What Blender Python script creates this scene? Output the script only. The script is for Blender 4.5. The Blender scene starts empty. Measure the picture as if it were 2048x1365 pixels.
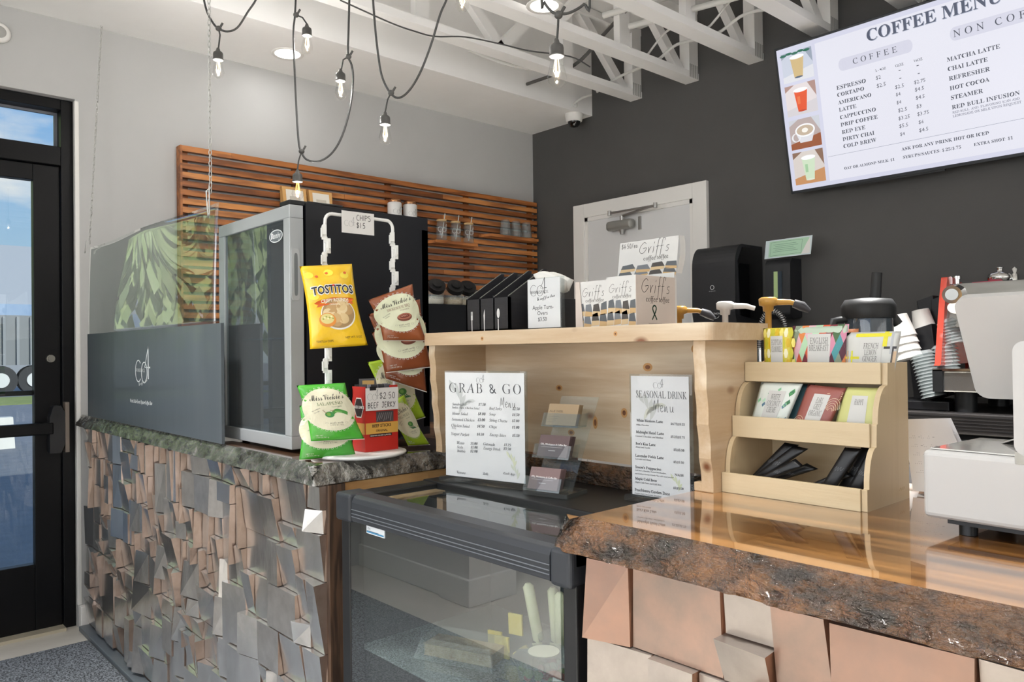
import bpy, bmesh, math, random
from mathutils import Vector, Matrix, noise
from mathutils.geometry import tessellate_polygon
random.seed(7)
PI = math.pi
sc = bpy.context.scene
COL = sc.collection
def srgb(h):
    h = h.lstrip('#'); v = [int(h[i:i+2], 16)/255 for i in (0, 2, 4)]
    return tuple(((c+.055)/1.055)**2.4 if c > .04045 else c/12.92 for c in v) + (1,)

# ---------------------------------------------------------------- camera
cam = bpy.data.cameras.new('camera'); camo = bpy.data.objects.new('camera', cam); COL.objects.link(camo)
cam.sensor_width = 36; cam.lens = 1547.48*36/2048; cam.clip_start = .02; cam.clip_end = 400
_f = Vector((-.741, .671, .01)).normalized()
yaw, pit, rol = .7360645, .0102172, -.0124593
fwv = Vector((-math.cos(yaw)*math.cos(pit), math.sin(yaw)*math.cos(pit), math.sin(pit)))
rt = fwv.cross(Vector((0, 0, 1))).normalized(); up = rt.cross(fwv)
r_ = rt*math.cos(rol)+up*math.sin(rol); u_ = up*math.cos(rol)-rt*math.sin(rol)
m = Matrix((r_, u_, -fwv)).transposed().to_4x4(); m.translation = Vector((0, 0, 1.24))
camo.matrix_world = m
sc.camera = camo
# ---------------------------------------------------------------- world, sun, daylight, exposure
sc.view_settings.view_transform = 'Standard'; sc.view_settings.look = 'None'
sc.view_settings.exposure = 0.12; sc.view_settings.gamma = 1; sc.view_settings.use_curve_mapping = False
w = bpy.data.worlds.new('sky'); sc.world = w; w.use_nodes = True
nt = w.node_tree; N = nt.nodes; Lk = nt.links
bg = N['Background']
tc = N.new('ShaderNodeTexCoord'); sx = N.new('ShaderNodeSeparateXYZ'); Lk.new(tc.outputs['Generated'], sx.inputs[0])
cr = N.new('ShaderNodeValToRGB'); Lk.new(sx.outputs[2], cr.inputs[0])
e = cr.color_ramp.elements
e[0].position = 0; e[0].color = srgb('#b9cbd6'); e[1].position = .7; e[1].color = srgb('#5d95dd')
q = e.new(.12); q.color = srgb('#a3c3e0'); q = e.new(.3); q.color = srgb('#7fb0e8')
mp = N.new('ShaderNodeMapping'); mp.inputs['Scale'].default_value = (1, 1, 3.2); Lk.new(tc.outputs['Generated'], mp.inputs[0])
nz = N.new('ShaderNodeTexNoise'); nz.inputs['Scale'].default_value = 4.2; nz.inputs['Detail'].default_value = 7; nz.inputs['Roughness'].default_value = .55
Lk.new(mp.outputs[0], nz.inputs[0])
c2 = N.new('ShaderNodeValToRGB'); c2.color_ramp.elements[0].position = .5; c2.color_ramp.elements[1].position = .68; Lk.new(nz.outputs[0], c2.inputs[0])
mx = N.new('ShaderNodeMix'); mx.data_type = 'RGBA'; Lk.new(c2.outputs[0], mx.inputs[0]); Lk.new(cr.outputs[0], mx.inputs[6]); mx.inputs[7].default_value = srgb('#f3efee')
Lk.new(mx.outputs[2], bg.inputs[0]); bg.inputs[1].default_value = 1.0
def lamp(name, kind, loc, energy, color=(1, 1, 1), rot=None, **k):
    d = bpy.data.lights.new(name, kind); d.energy = energy; d.color = color
    for a, b in k.items(): setattr(d, a, b)
    o = bpy.data.objects.new(name, d); COL.objects.link(o); o.location = loc
    if rot is not None: o.rotation_euler = rot
    return o
sun = lamp('sun', 'SUN', (8, 4, 12), 3.6, (1, .96, .9), angle=.01)
sun.rotation_euler = Vector((-.85, -.22, -.47)).to_track_quat('-Z', 'Y').to_euler()
def aimed(d): return Vector(d).to_track_quat('-Z', 'Y').to_euler()
# front-window light, tilted up; the left and right panels are added fill
lamp('daylight_fill', 'AREA', (-.3, -3.12, 1.75), 95, (1, .998, .995), aimed((0, 1, .8)), shape='RECTANGLE', size=5.4, size_y=2.2)
lamp('daylight_fill', 'AREA', (-3.82, -2.05, 1.5), 45, (1, .998, .995), aimed((1, .1, .5)), shape='RECTANGLE', size=2.0, size_y=2.2)
lamp('daylight_fill', 'AREA', (3.12, 1.6, 1.9), 38, (1, .998, .995), aimed((-1, 0, .9)), shape='RECTANGLE', size=3.6, size_y=2.2)

# ---------------------------------------------------------------- materials
_mc = {}
def nd(nt, t, **k):
    n = nt.nodes.new(t)
    for a, b in k.items(): n.inputs[a].default_value = b
    return n
def M(name, color='#808080', rough=.5, metal=0., color2=None, nscale=8., stretch=(1, 1, 1), bump=0., bscale=None, coat=0., spec=.5, alpha=1., trans=0., ior=1.45, emit=None, estr=1., contrast=.25, detail=6, bdist=.01):
    if name in _mc: return _mc[name]
    m = bpy.data.materials.new(name); m.use_nodes = True; nt = m.node_tree; p = nt.nodes['Principled BSDF']
    p.inputs['Base Color'].default_value = srgb(color); p.inputs['Roughness'].default_value = rough; p.inputs['Metallic'].default_value = metal
    p.inputs['Specular IOR Level'].default_value = spec; p.inputs['Coat Weight'].default_value = coat; p.inputs['Coat Roughness'].default_value = .03
    p.inputs['Transmission Weight'].default_value = trans; p.inputs['IOR'].default_value = ior; p.inputs['Alpha'].default_value = alpha
    if emit: p.inputs['Emission Color'].default_value = srgb(emit); p.inputs['Emission Strength'].default_value = estr
    if color2 or bump:
        tc = nt.nodes.new('ShaderNodeTexCoord'); mp = nt.nodes.new('ShaderNodeMapping'); mp.inputs['Scale'].default_value = stretch
        nt.links.new(tc.outputs['Object'], mp.inputs[0])
        if color2:
            n = nd(nt, 'ShaderNodeTexNoise', Scale=nscale, Detail=detail, Roughness=.6); nt.links.new(mp.outputs[0], n.inputs['Vector'])
            c = nt.nodes.new('ShaderNodeValToRGB'); c.color_ramp.elements[0].position = .5-contrast; c.color_ramp.elements[1].position = .5+contrast
            c.color_ramp.elements[0].color = srgb(color); c.color_ramp.elements[1].color = srgb(color2)
            nt.links.new(n.outputs[0], c.inputs[0]); nt.links.new(c.outputs[0], p.inputs['Base Color'])
        if bump:
            n = nd(nt, 'ShaderNodeTexNoise', Scale=bscale or nscale, Detail=5.); nt.links.new(mp.outputs[0], n.inputs['Vector'])
            b = nd(nt, 'ShaderNodeBump', Strength=bump, Distance=bdist); nt.links.new(n.outputs[0], b.inputs['Height']); nt.links.new(b.outputs[0], p.inputs['Normal'])
            if coat: nt.links.new(b.outputs[0], p.inputs['Coat Normal'])
    _mc[name] = m
    return m
def wood(name, light, dark, knot='#6b4226', axis=0, rough=.5, coat=0., scale=1., knots=True, bands=9., coat_rough=.03, dist=3.2):
    """plank grain running along an axis: stretched noise distorts growth bands, sparse knots"""
    if name in _mc: return _mc[name]
    m = bpy.data.materials.new(name); m.use_nodes = True; nt = m.node_tree; p = nt.nodes['Principled BSDF']; L = nt.links
    p.inputs['Roughness'].default_value = rough; p.inputs['Coat Weight'].default_value = coat; p.inputs['Coat Roughness'].default_value = coat_rough
    tc = nt.nodes.new('ShaderNodeTexCoord'); mp = nt.nodes.new('ShaderNodeMapping')
    s = [scale*6]*3; s[axis] = scale*.55; mp.inputs['Scale'].default_value = s; L.new(tc.outputs['Object'], mp.inputs[0])
    n = nd(nt, 'ShaderNodeTexNoise', Scale=1.3, Detail=4., Roughness=.55); L.new(mp.outputs[0], n.inputs['Vector'])
    ma = nt.nodes.new('ShaderNodeMath'); ma.operation = 'MULTIPLY'; ma.inputs[1].default_value = bands*dist; L.new(n.outputs[0], ma.inputs[0])
    si = nt.nodes.new('ShaderNodeMath'); si.operation = 'SINE'; L.new(ma.outputs[0], si.inputs[0])
    f2 = nd(nt, 'ShaderNodeTexNoise', Scale=14., Detail=6., Roughness=.7); L.new(mp.outputs[0], f2.inputs['Vector'])
    a1 = nt.nodes.new('ShaderNodeMath'); a1.operation = 'MULTIPLY_ADD'; a1.inputs[1].default_value = .33; a1.inputs[2].default_value = .25; L.new(si.outputs[0], a1.inputs[0])
    a2 = nt.nodes.new('ShaderNodeMath'); a2.operation = 'MULTIPLY_ADD'; a2.inputs[1].default_value = .5; L.new(f2.outputs[0], a2.inputs[0]); L.new(a1.outputs[0], a2.inputs[2])
    c = nt.nodes.new('ShaderNodeValToRGB'); c.color_ramp.elements[0].position = .2; c.color_ramp.elements[1].position = .95
    c.color_ramp.elements[0].color = srgb(light); c.color_ramp.elements[1].color = srgb(dark); L.new(a2.outputs[0], c.inputs[0])
    out = c.outputs[0]
    if knots:
        mk = nt.nodes.new('ShaderNodeMapping'); s = [scale*7]*3; s[axis] = scale*4.2; mk.inputs['Scale'].default_value = s; mk.inputs['Location'].default_value = (.3, .2, .37); L.new(tc.outputs['Object'], mk.inputs[0])
        v = nd(nt, 'ShaderNodeTexVoronoi', Scale=1.); L.new(mk.outputs[0], v.inputs['Vector'])
        k = nt.nodes.new('ShaderNodeValToRGB'); k.color_ramp.elements[0].position = .05; k.color_ramp.elements[0].color = (1, 1, 1, 1); k.color_ramp.elements[1].position = .12; k.color_ramp.elements[1].color = (0, 0, 0, 1); L.new(v.outputs['Distance'], k.inputs[0])
        mx = nt.nodes.new('ShaderNodeMix'); mx.data_type = 'RGBA'; L.new(k.outputs[0], mx.inputs[0]); L.new(out, mx.inputs[6]); mx.inputs[7].default_value = srgb(knot); out = mx.outputs[2]
    L.new(out, p.inputs['Base Color'])
    if not coat:
        b = nd(nt, 'ShaderNodeBump', Strength=.15, Distance=.002); L.new(f2.outputs[0], b.inputs['Height']); L.new(b.outputs[0], p.inputs['Normal'])
    _mc[name] = m
    return m
def ink(h, rough=.55, coat=0., metal=0.):
    return M('ink_%s_%d%s' % (h.strip('#'), rough*100, 'c' if coat else ''), h, rough, metal, coat=coat)
def glow(name, h, s): return M(name, '#000000', .5, emit=h, estr=s, spec=.1)
def clearmat(name, tint='#ffffff', rough=.0, amount=.9, gloss=1.45):
    """thin clear plastic or glass: mostly see-through, fresnel reflection on top"""
    if name in _mc: return _mc[name]
    m = bpy.data.materials.new(name); m.use_nodes = True; nt = m.node_tree; L = nt.links
    for n in list(nt.nodes):
        if n.type != 'OUTPUT_MATERIAL': nt.nodes.remove(n)
    o = nt.nodes['Material Output']
    t = nt.nodes.new('ShaderNodeBsdfTransparent'); t.inputs[0].default_value = srgb(tint)
    g = nt.nodes.new('ShaderNodeBsdfGlossy'); g.inputs['Roughness'].default_value = rough; g.inputs[0].default_value = (1, 1, 1, 1)
    d = nt.nodes.new('ShaderNodeBsdfDiffuse'); d.inputs[0].default_value = srgb('#dfe6e6')
    f = nt.nodes.new('ShaderNodeFresnel'); f.inputs[0].default_value = gloss
    m1 = nt.nodes.new('ShaderNodeMixShader'); m1.inputs[0].default_value = 1-amount; L.new(t.outputs[0], m1.inputs[1]); L.new(d.outputs[0], m1.inputs[2])
    m2 = nt.nodes.new('ShaderNodeMixShader'); 
    ge = nt.nodes.new('ShaderNodeNewGeometry'); iv = nt.nodes.new('ShaderNodeMath'); iv.operation = 'SUBTRACT'; iv.inputs[0].default_value = 1; L.new(ge.outputs['Backfacing'], iv.inputs[1])
    mu = nt.nodes.new('ShaderNodeMath'); mu.operation = 'MULTIPLY'; L.new(iv.outputs[0], mu.inputs[0]); L.new(f.outputs[0], mu.inputs[1]); L.new(mu.outputs[0], m2.inputs[0]); L.new(m1.outputs[0], m2.inputs[1]); L.new(g.outputs[0], m2.inputs[2])
    L.new(m2.outputs[0], o.inputs[0]); _mc[name] = m
    return m

# ---------------------------------------------------------------- mesh building
def fr(o, u, v):
    """frame: returns fn(a,b,d) -> world point; d is along the normal u x v"""
    o, u, v = Vector(o), Vector(u).normalized(), Vector(v).normalized(); n = u.cross(v).normalized()
    return lambda a, b, d=0.: o+u*a+v*b+n*d
class MB:
    def __init__(s): s.v = []; s.f = []; s.mi = []; s.sm = []; s.mats = []
    def mid(s, m):
        if m is None: return 0
        if m not in s.mats: s.mats.append(m)
        return s.mats.index(m)
    def add(s, vs, fs, m=None, smooth=False):
        b = len(s.v); s.v += [Vector(p) for p in vs]; k = s.mid(m)
        for f in fs: s.f.append([b+i for i in f]); s.mi.append(k); s.sm.append(smooth)
        return s
    def box(s, x0, x1, y0, y1, z0, z1, m=None, fn=None):
        fn = fn or (lambda a, b, c: (a, b, c))
        vs = [fn(x, y, z) for z in (z0, z1) for x, y in ((x0, y0), (x1, y0), (x1, y1), (x0, y1))]
        return s.add(vs, [(3, 2, 1, 0), (4, 5, 6, 7), (0, 1, 5, 4), (1, 2, 6, 5), (2, 3, 7, 6), (3, 0, 4, 7)], m)
    def prism(s, pts, d0, d1, fn, m=None, smooth=False, fn1=None):
        """closed 2D outline extruded along the frame's normal"""
        n = len(pts); a = [fn(x, y, d0) for x, y in pts]; b = [(fn1 or fn)(x, y, d1) for x, y in pts]
        tr = tessellate_polygon([[Vector((x, y, 0)) for x, y in pts]])
        s.add(a+b, [tuple(reversed(t)) for t in tr]+[tuple(n+i for i in t) for t in tr], m)
        return s.add(a+b, [(i, (i+1) % n, n+(i+1) % n, n+i) for i in range(n)], m, smooth)
    def cyl(s, p0, p1, r0, r1=None, n=16, m=None, cap=True, smooth=True):
        r1 = r0 if r1 is None else r1
        return s.tube([p0, p1], [r0, r1], n, m, cap, smooth)
    def tube(s, pts, r, n=8, m=None, cap=True, smooth=True):
        pts = [Vector(p) for p in pts]; k = len(pts); rr = r if isinstance(r, (list, tuple)) else [r]*k
        t = (pts[1]-pts[0]).normalized(); a = t.orthogonal().normalized(); vs = []
        for i in range(k):
            t = (pts[min(i+1, k-1)]-pts[max(i-1, 0)]).normalized(); a = (a-t*a.dot(t))
            a = a.normalized() if a.length > 1e-6 else t.orthogonal().normalized(); b = t.cross(a)
            vs += [pts[i]+(a*math.cos(2*PI*j/n)+b*math.sin(2*PI*j/n))*rr[i] for j in range(n)]
        fs = [(i*n+j, i*n+(j+1) % n, (i+1)*n+(j+1) % n, (i+1)*n+j) for i in range(k-1) for j in range(n)]
        s.add(vs, fs, m, smooth)
        if cap: s.add(vs[:n], [tuple(range(n))[::-1]], m); s.add(vs[-n:], [tuple(range(n))], m)
        return s
    def lathe(s, c, prof, n=24, m=None, ax=(0, 0, 1), smooth=True, cap=True):
        c = Vector(c); ax = Vector(ax).normalized(); a = ax.orthogonal().normalized(); b = ax.cross(a); vs = []
        for r, h in prof: vs += [c+ax*h+(a*math.cos(2*PI*j/n)+b*math.sin(2*PI*j/n))*r for j in range(n)]
        s.add(vs, [(i*n+j, i*n+(j+1) % n, (i+1)*n+(j+1) % n, (i+1)*n+j) for i in range(len(prof)-1) for j in range(n)], m, smooth)
        if cap: s.add(vs[:n], [tuple(range(n))[::-1]], m); s.add(vs[-n:], [tuple(range(n))], m)
        return s
    def grid(s, fn, nu, nv, m=None, smooth=True):
        vs = [fn(i/nu, j/nv) for j in range(nv+1) for i in range(nu+1)]; k = nu+1
        return s.add(vs, [(j*k+i, j*k+i+1, (j+1)*k+i+1, (j+1)*k+i) for j in range(nv) for i in range(nu)], m, smooth)
    def ball(s, c, r, m=None, n=12, sq=(1, 1, 1)):
        c = Vector(c)
        return s.grid(lambda u, v: c+Vector((math.cos(2*PI*u)*math.sin(PI*v)*sq[0], math.sin(2*PI*u)*math.sin(PI*v)*sq[1], -math.cos(PI*v)*sq[2]))*r, n, n//2+2, m)
    def build(s, name, mat=None, parent=None, bev=0, seg=2, weld=False, solid=0):
        if not s.v: return None
        me = bpy.data.meshes.new(name); mw = WM.get(parent.name, Matrix()) if parent else Matrix()
        inv = mw.inverted() if parent else None
        vs = [inv @ v for v in s.v] if parent else s.v
        me.from_pydata([tuple(v) for v in vs], [], s.f)
        for mm in (s.mats or [mat]): me.materials.append(mm or mat)
        me.polygons.foreach_set('material_index', s.mi); me.polygons.foreach_set('use_smooth', s.sm)
        if weld:
            b = bmesh.new(); b.from_mesh(me); bmesh.ops.remove_doubles(b, verts=b.verts, dist=1e-5); bmesh.ops.recalc_face_normals(b, faces=b.faces); b.to_mesh(me); b.free()
        me.update()
        o = bpy.data.objects.new(name, me); COL.objects.link(o)
        if parent: o.parent = parent; WM[o.name] = mw
        else: WM[o.name] = Matrix()
        if solid:
            q = o.modifiers.new('solid', 'SOLIDIFY'); q.thickness = solid; q.offset = 0
        if bev:
            q = o.modifiers.new('bevel', 'BEVEL'); q.width = bev; q.segments = seg; q.limit_method = 'ANGLE'; q.harden_normals = False
        return o
WM = {}
def thing(name, label, cat, loc=(0, 0, 0), group=None, rz=0.):
    o = bpy.data.objects.new(name, None); COL.objects.link(o); o.location = loc; o.rotation_euler = (0, 0, rz); o.empty_display_size = .05
    o['label'] = label; o['category'] = cat
    if group: o['group'] = group
    WM[o.name] = Matrix.Translation(loc) @ Matrix.Rotation(rz, 4, 'Z')
    return o
def tag(o, label, cat, group=None):
    o['label'] = label; o['category'] = cat
    if group: o['group'] = group
    return o
def struct(o): o['kind'] = 'structure'; return o
def kids(o): return [c for c in COL.objects if c.parent == o]
def dup(root, loc=None, rz=None, label=None, group=None, mat=None):
    r = root.copy(); COL.objects.link(r)
    if loc is not None: r.location = loc
    if rz is not None: r.rotation_euler = (0, 0, rz)
    if label: r['label'] = label
    if group: r['group'] = group
    WM[r.name] = Matrix.Translation(r.location) @ Matrix.Rotation(r.rotation_euler[2], 4, 'Z')
    for ch in kids(root):
        c = ch.copy(); COL.objects.link(c); c.parent = r; WM[c.name] = WM[r.name]
        for g in kids(ch):
            d = g.copy(); COL.objects.link(d); d.parent = c; WM[d.name] = WM[r.name]
    return r
B = lambda *a, **k: MB().box(*a, **k)

# ---------------------------------------------------------------- flat print: words, marks and shapes laid on a surface
def _map(s, U, Lw, D=None, sp={}):
    return ''.join(sp.get(c) or (chr(U+ord(c)-65) if 'A' <= c <= 'Z' else chr(Lw+ord(c)-97) if 'a' <= c <= 'z' else chr(D+ord(c)-48) if D and '0' <= c <= '9' else c) for c in s)
STY = {'n': (lambda s: s, 0), 'b': (lambda s: _map(s, 0x1D400, 0x1D41A, 0x1D7CE), 0), 'i': (lambda s: _map(s, 0x1D434, 0x1D44E, None, {'h': '\u210e'}), 0),
       's': (lambda s: _map(s, 0x1D434, 0x1D44E, None, {'h': '\u210e'}), -.28), 'w': (lambda s: _map(s, 0x1D434, 0x1D44E), -.28), 'v': (lambda s: _map(s, 0x1D434, 0x1D44E), -.28), 'bi': (lambda s: _map(s, 0x1D400, 0x1D44E, 0x1D7CE, {'h': '\u210e'}), .2), 'x': (lambda s: _map(s, 0x1D4D0, 0x1D4EA), 0),
       'h': (lambda s: s, 0)}
_tc = {}; _tx = {}
BATCH = []
def _curve(body, st, res, extra):
    if 'o' not in _tx:
        _tx['c'] = bpy.data.curves.new('type', 'FONT'); _tx['o'] = bpy.data.objects.new('type', _tx['c'])
    c, o = _tx['c'], _tx['o']; c.body = body; c.size = 1; c.shear = STY[st][1]; c.resolution_u = res; c.offset = extra; c.space_character = {'w': 1.6, 'v': 1.25}.get(st, 1.); c.space_line = 10.
    me = o.to_mesh(); vs = [(v.co.x, v.co.y) for v in me.vertices]; fs = [tuple(p.vertices) for p in me.polygons]; o.to_mesh_clear()
    return vs, fs
def glyphs(s, st, res=2, extra=0.):
    k = (s, st, res, extra)
    if k not in _tc:
        if BATCH:                      # lay out every string of a style in one go, one per line (much faster than one by one)
            ks = [q for q in BATCH if q[1:] == k[1:]]+([k] if k not in BATCH else [])
            ks = [q for q in ks if q not in _tc]
        else: ks = [k]
        vs, fs = _curve('\n'.join(STY[st][0](q[0]) for q in ks), st, res, extra)
        L = [([], [], {}) for _ in ks]
        for f in fs:
            i = min(len(ks)-1, max(0, round(-(vs[f[0]][1]-.3)/10.))); V, F, mp = L[i]; g = []
            for j in f:
                if j not in mp: mp[j] = len(V); V.append((vs[j][0], vs[j][1]+i*10.))
                g.append(mp[j])
            F.append(tuple(g))
        for q, (V, F, _m) in zip(ks, L):
            _tc[q] = (V, F, min((v[0] for v in V), default=0), max((v[0] for v in V), default=1))
    return _tc[k]
# single-stroke handwriting
HW = {'C': ([(.55, .85), (.3, 1), (.05, .6), (.1, .15), (.35, 0), (.6, .12)],), 'H': ([(.05, 1), (.05, 0)], [(.05, .5), (.55, .52)], [(.55, 1), (.55, 0)]), 'I': ([(.1, 1), (.1, 0)],),
      'P': ([(.08, 1), (.08, 0)], [(.02, .98), (.5, .92), (.55, .65), (.1, .48)]), 'S': ([(.5, .92), (.2, 1), (.05, .75), (.45, .45), (.5, .15), (.25, 0), (.02, .1)],),
      '$': ([(.5, .85), (.2, .92), (.05, .7), (.45, .42), (.48, .18), (.22, .08), (.02, .18)], [(.3, 1.1), (.24, -.1)]), '1': ([(.1, 1), (.12, 0)],), '.': ([(.05, .45), (.1, .43)],),
      '5': ([(.5, 1), (.15, .97), (.1, .55), (.4, .58), (.5, .25), (.3, 0), (.02, .08)],), '2': ([(.05, .8), (.3, 1), (.5, .75), (.3, .35), (.02, .02), (.55, .05)],),
      '0': ([(.3, 1), (.08, .7), (.1, .2), (.35, 0), (.52, .4), (.45, .85), (.3, 1)],), 'B': ([(.08, 1), (.08, 0)], [(.02, 1), (.42, .88), (.4, .6), (.1, .52), (.48, .42), (.48, .1), (.02, 0)]),
      'E': ([(.5, .98), (.1, .92), (.1, .05), (.55, .02)], [(.1, .5), (.42, .52)]), 'F': ([(.5, 1), (.1, .95), (.08, 0)], [(.1, .5), (.42, .52)]), 'J': ([(.1, 1), (.6, .98)], [(.38, 1), (.38, .2), (.22, 0), (.02, .15)]),
      'R': ([(.08, 1), (.08, 0)], [(.02, .98), (.45, .9), (.42, .6), (.1, .48), (.52, 0)]), 'K': ([(.08, 1), (.08, 0)], [(.5, 1), (.1, .48), (.55, 0)]), 'Y': ([(.02, 1), (.28, .5)], [(.58, 1), (.12, -.08)]),
      '/': ([(.45, 1.05), (.02, -.05)],), 'e': ([(.05, .3), (.4, .38), (.3, .58), (.1, .45), (.08, .12), (.25, 0), (.45, .12)],), 'a': ([(.42, .5), (.2, .55), (.04, .25), (.15, 0), (.4, .3), (.42, .5), (.42, .08), (.52, .02)],),
      '4': ([(.35, 1), (.02, .35), (.55, .38)], [(.38, .7), (.35, -.05)]), 'G': ([(.75, .85), (.5, 1), (.1, .65), (.08, .2), (.4, .02), (.75, .3), (.8, .5), (.42, .46)],), 'r': ([(.05, .55), (.1, 0), (.15, .35), (.35, .55)],),
      'i': ([(.1, .55), (.06, .0)], [(.12, .8), (.16, .95)]), 'f': ([(.42, 1.15), (.3, 1.2), (.2, .8), (.1, -.45)], [(.02, .5), (.38, .55)]), "'": ([(.05, 1.2), (.02, .95)],),
      's': ([(.35, .52), (.12, .5), (.1, .35), (.3, .22), (.22, .02), (.0, .05)],), 'M': ([(.0, .05), (.22, 1), (.38, .2), (.72, 1.1), (.7, -.05)],), 'n': ([(.02, .5), (.05, 0), (.25, .5), (.35, 0), (.45, .06)],),
      'u': ([(.02, .5), (.06, .05), (.3, .1), (.38, .5), (.38, .05), (.52, .06)],)}
HWW = {'I': .2, '1': .22, '.': .2, "'": .12, 'i': .24, 'G': .9, 'M': .85, 'f': .34, 's': .42, 'r': .42, 'e': .5}
class Print:
    def __init__(s, fn, lift=.0004, step=.0003): s.fn = fn; s.mb = MB(); s.l = lift; s.st = step; s.k = 0
    def up(s): s.l += s.st; return s
    def P(s, x, y): return s.fn(x, y, s.l)
    def rect(s, x0, y0, x1, y1, c, nu=1, nv=1):
        s.mb.grid(lambda u, v: s.P(x0+(x1-x0)*u, y0+(y1-y0)*v), nu, nv, ink(c) if isinstance(c, str) else c, False); return s
    def ell(s, cx, cy, rx, ry, c, n=24, rings=1, a0=0., a1=2*PI):
        for k in range(rings):
            r0, r1 = k/rings, (k+1)/rings
            s.mb.grid(lambda u, v: s.P(cx+rx*(r0+(r1-r0)*v)*math.cos(a0+(a1-a0)*u), cy+ry*(r0+(r1-r0)*v)*math.sin(a0+(a1-a0)*u)), n, 1, ink(c) if isinstance(c, str) else c, False)
        return s
    def poly(s, pts, c):
        tr = tessellate_polygon([[Vector((x, y, 0)) for x, y in pts]]); s.mb.add([s.P(*p) for p in pts], tr, ink(c) if isinstance(c, str) else c); return s
    def stroke(s, pts, wd, c, smooth=True, closed=False):
        P = [Vector((a, b)) for a, b in pts]
        if smooth and len(P) > 2:
            Q = []
            for i in range(len(P)-1):
                p0, p1, p2, p3 = P[max(i-1, 0)], P[i], P[i+1], P[min(i+2, len(P)-1)]
                for k in range(4):
                    t = k/4; Q.append(.5*((2*p1)+(p2-p0)*t+(2*p0-5*p1+4*p2-p3)*t*t+(3*p1-p0-3*p2+p3)*t**3))
            P = Q+[P[-1]]
        vs = []
        for i, p in enumerate(P):
            t = P[min(i+1, len(P)-1)]-P[max(i-1, 0)]; t = t.normalized() if t.length else Vector((1, 0)); n = Vector((-t.y, t.x))*wd/2
            a, b = p+n, p-n; vs += [s.P(a.x, a.y), s.P(b.x, b.y)]
        s.mb.add(vs, [(2*i, 2*i+1, 2*i+3, 2*i+2) for i in range(len(P)-1)], ink(c) if isinstance(c, str) else c); return s
    def text(s, t, x, y, w=None, h=None, st='n', c='#222222', rot=0., align='l', hs=None, bend=0., extra=0., res=2):
        """w: width the string is fitted to, h: letter size; both = stretched"""
        if st == 'b' and any('a' <= q <= 'z' for q in t): st, extra = 's', max(extra, .02)
        if st == 'h': extra = max(extra, .022)
        vs, fs, x0, x1 = glyphs(t, st, res, extra)
        k = (w/(x1-x0)) if w else h; ky = h if (h and w) else k
        wd = (x1-x0)*k; ox = {'l': 0, 'c': -wd/2, 'r': -wd}[align]; cs, sn = math.cos(rot), math.sin(rot); out = []
        for a, b in vs:
            a = (a-x0)*k+ox; b = b*ky+(bend*(1-(2*(a-ox)/wd-1)**2) if bend else 0)
            out.append(s.P(x+a*cs-b*sn, y+a*sn+b*cs))
        s.mb.add(out, fs, ink(c) if isinstance(c, str) else c); return s
    def hand(s, t, x, y, h, wd, c='#222222', rot=0., slant=0., sx=.72):
        cs, sn = math.cos(rot), math.sin(rot); ox = 0.
        for ch in t:
            for stp in HW.get(ch, ()):
                pts = []
                for a, b in stp:
                    a, b = (a*sx+ox+b*slant)*h, b*h; pts.append((x+a*cs-b*sn, y+a*sn+b*cs))
                s.stroke(pts, wd, c)
            ox += (HWW.get(ch, .62)+.12)*sx if ch != ' ' else .5
        return s
    def lines(s, items, c='#333333', dx=0, dy=0, k=1., thick=0.):
        for t, a, b, wd, st in items: s.text(t, a*k+dx, b*k+dy, w=wd*k, st=st, c=c, res=1, extra=thick)
        return s
    def co4(s, x, y, h, c='#333333', sub=None, wd=.05):
        """the cafe's mark: C, O and a tall 4"""
        s.ell_ring(x, y, .36*h, .42*h, wd*h, c, .8, 5.5); s.ell_ring(x+.72*h, y-.05*h, .34*h, .4*h, wd*h, c)
        s.stroke([(x+1.22*h, y+.95*h), (x+.78*h, y+.15*h), (x+1.42*h, y+.15*h)], wd*h, c, False); s.stroke([(x+1.2*h, y+.95*h), (x+1.2*h, y-.3*h)], wd*h*1.3, c, False)
        if sub: s.text(sub, x-.2*h, y-.1*h, w=1.35*h, st='s', c=c, res=1)
        return s
    def ell_ring(s, cx, cy, rx, ry, wd, c, a0=0., a1=2*PI):
        s.mb.grid(lambda u, v: s.P(cx+(rx+wd*(v-.5))*math.cos(a0+(a1-a0)*u), cy+(ry+wd*(v-.5)*.5)*math.sin(a0+(a1-a0)*u)), 24, 1, ink(c) if isinstance(c, str) else c, False); return s
    def build(s, name, parent): return s.mb.build(name, None, parent)
# ================================================================ structure
WALLG = M('wall_grey_paint', '#b6b6b5', .75, color2='#b1b1b0', nscale=3)
WALLW = M('wall_white_paint', '#dcdad5', .7, color2='#d6d4cf', nscale=2)
WALLD = M('wall_charcoal_paint', '#4d4c4b', .7, color2='#484746', nscale=2.5, bump=.08, bscale=50)
CEILP = M('ceiling_paint', '#f6f5f3', .75, color2='#efeeec', nscale=3)
TRIMW = M('trim_white', '#e4e2de', .45)
BLACKAL = M('black_aluminium', '#08080a', .4, spec=.25)
def wallbox(name, boxes, mat):
    b = MB()
    for q in boxes: b.box(*q)
    return struct(b.build(name, mat))
wallbox('wall_left', [(-4.19, -3.94, .895, 3.95, 0, 3.3), (-4.19, -3.94, -.08, .895, 2.405, 3.3), (-4.19, -3.94, -3.3, -.08, 0, 3.3)], WALLG)
wallbox('wall_back', [(-4.19, 3.3, 3.79, 3.95, 0, 3.3)], WALLD)
wallbox('wall_right', [(3.2, 3.35, -3.3, 3.95, 0, 3.3)], WALLW)
wallbox('wall_front', [(-3.94, -3.1, -3.35, -3.2, 0, 3.3), (2.6, 3.2, -3.35, -3.2, 0, 3.3), (-3.1, 2.6, -3.35, -3.2, 0, .6), (-3.1, 2.6, -3.35, -3.2, 2.9, 3.3)], WALLW)
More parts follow.
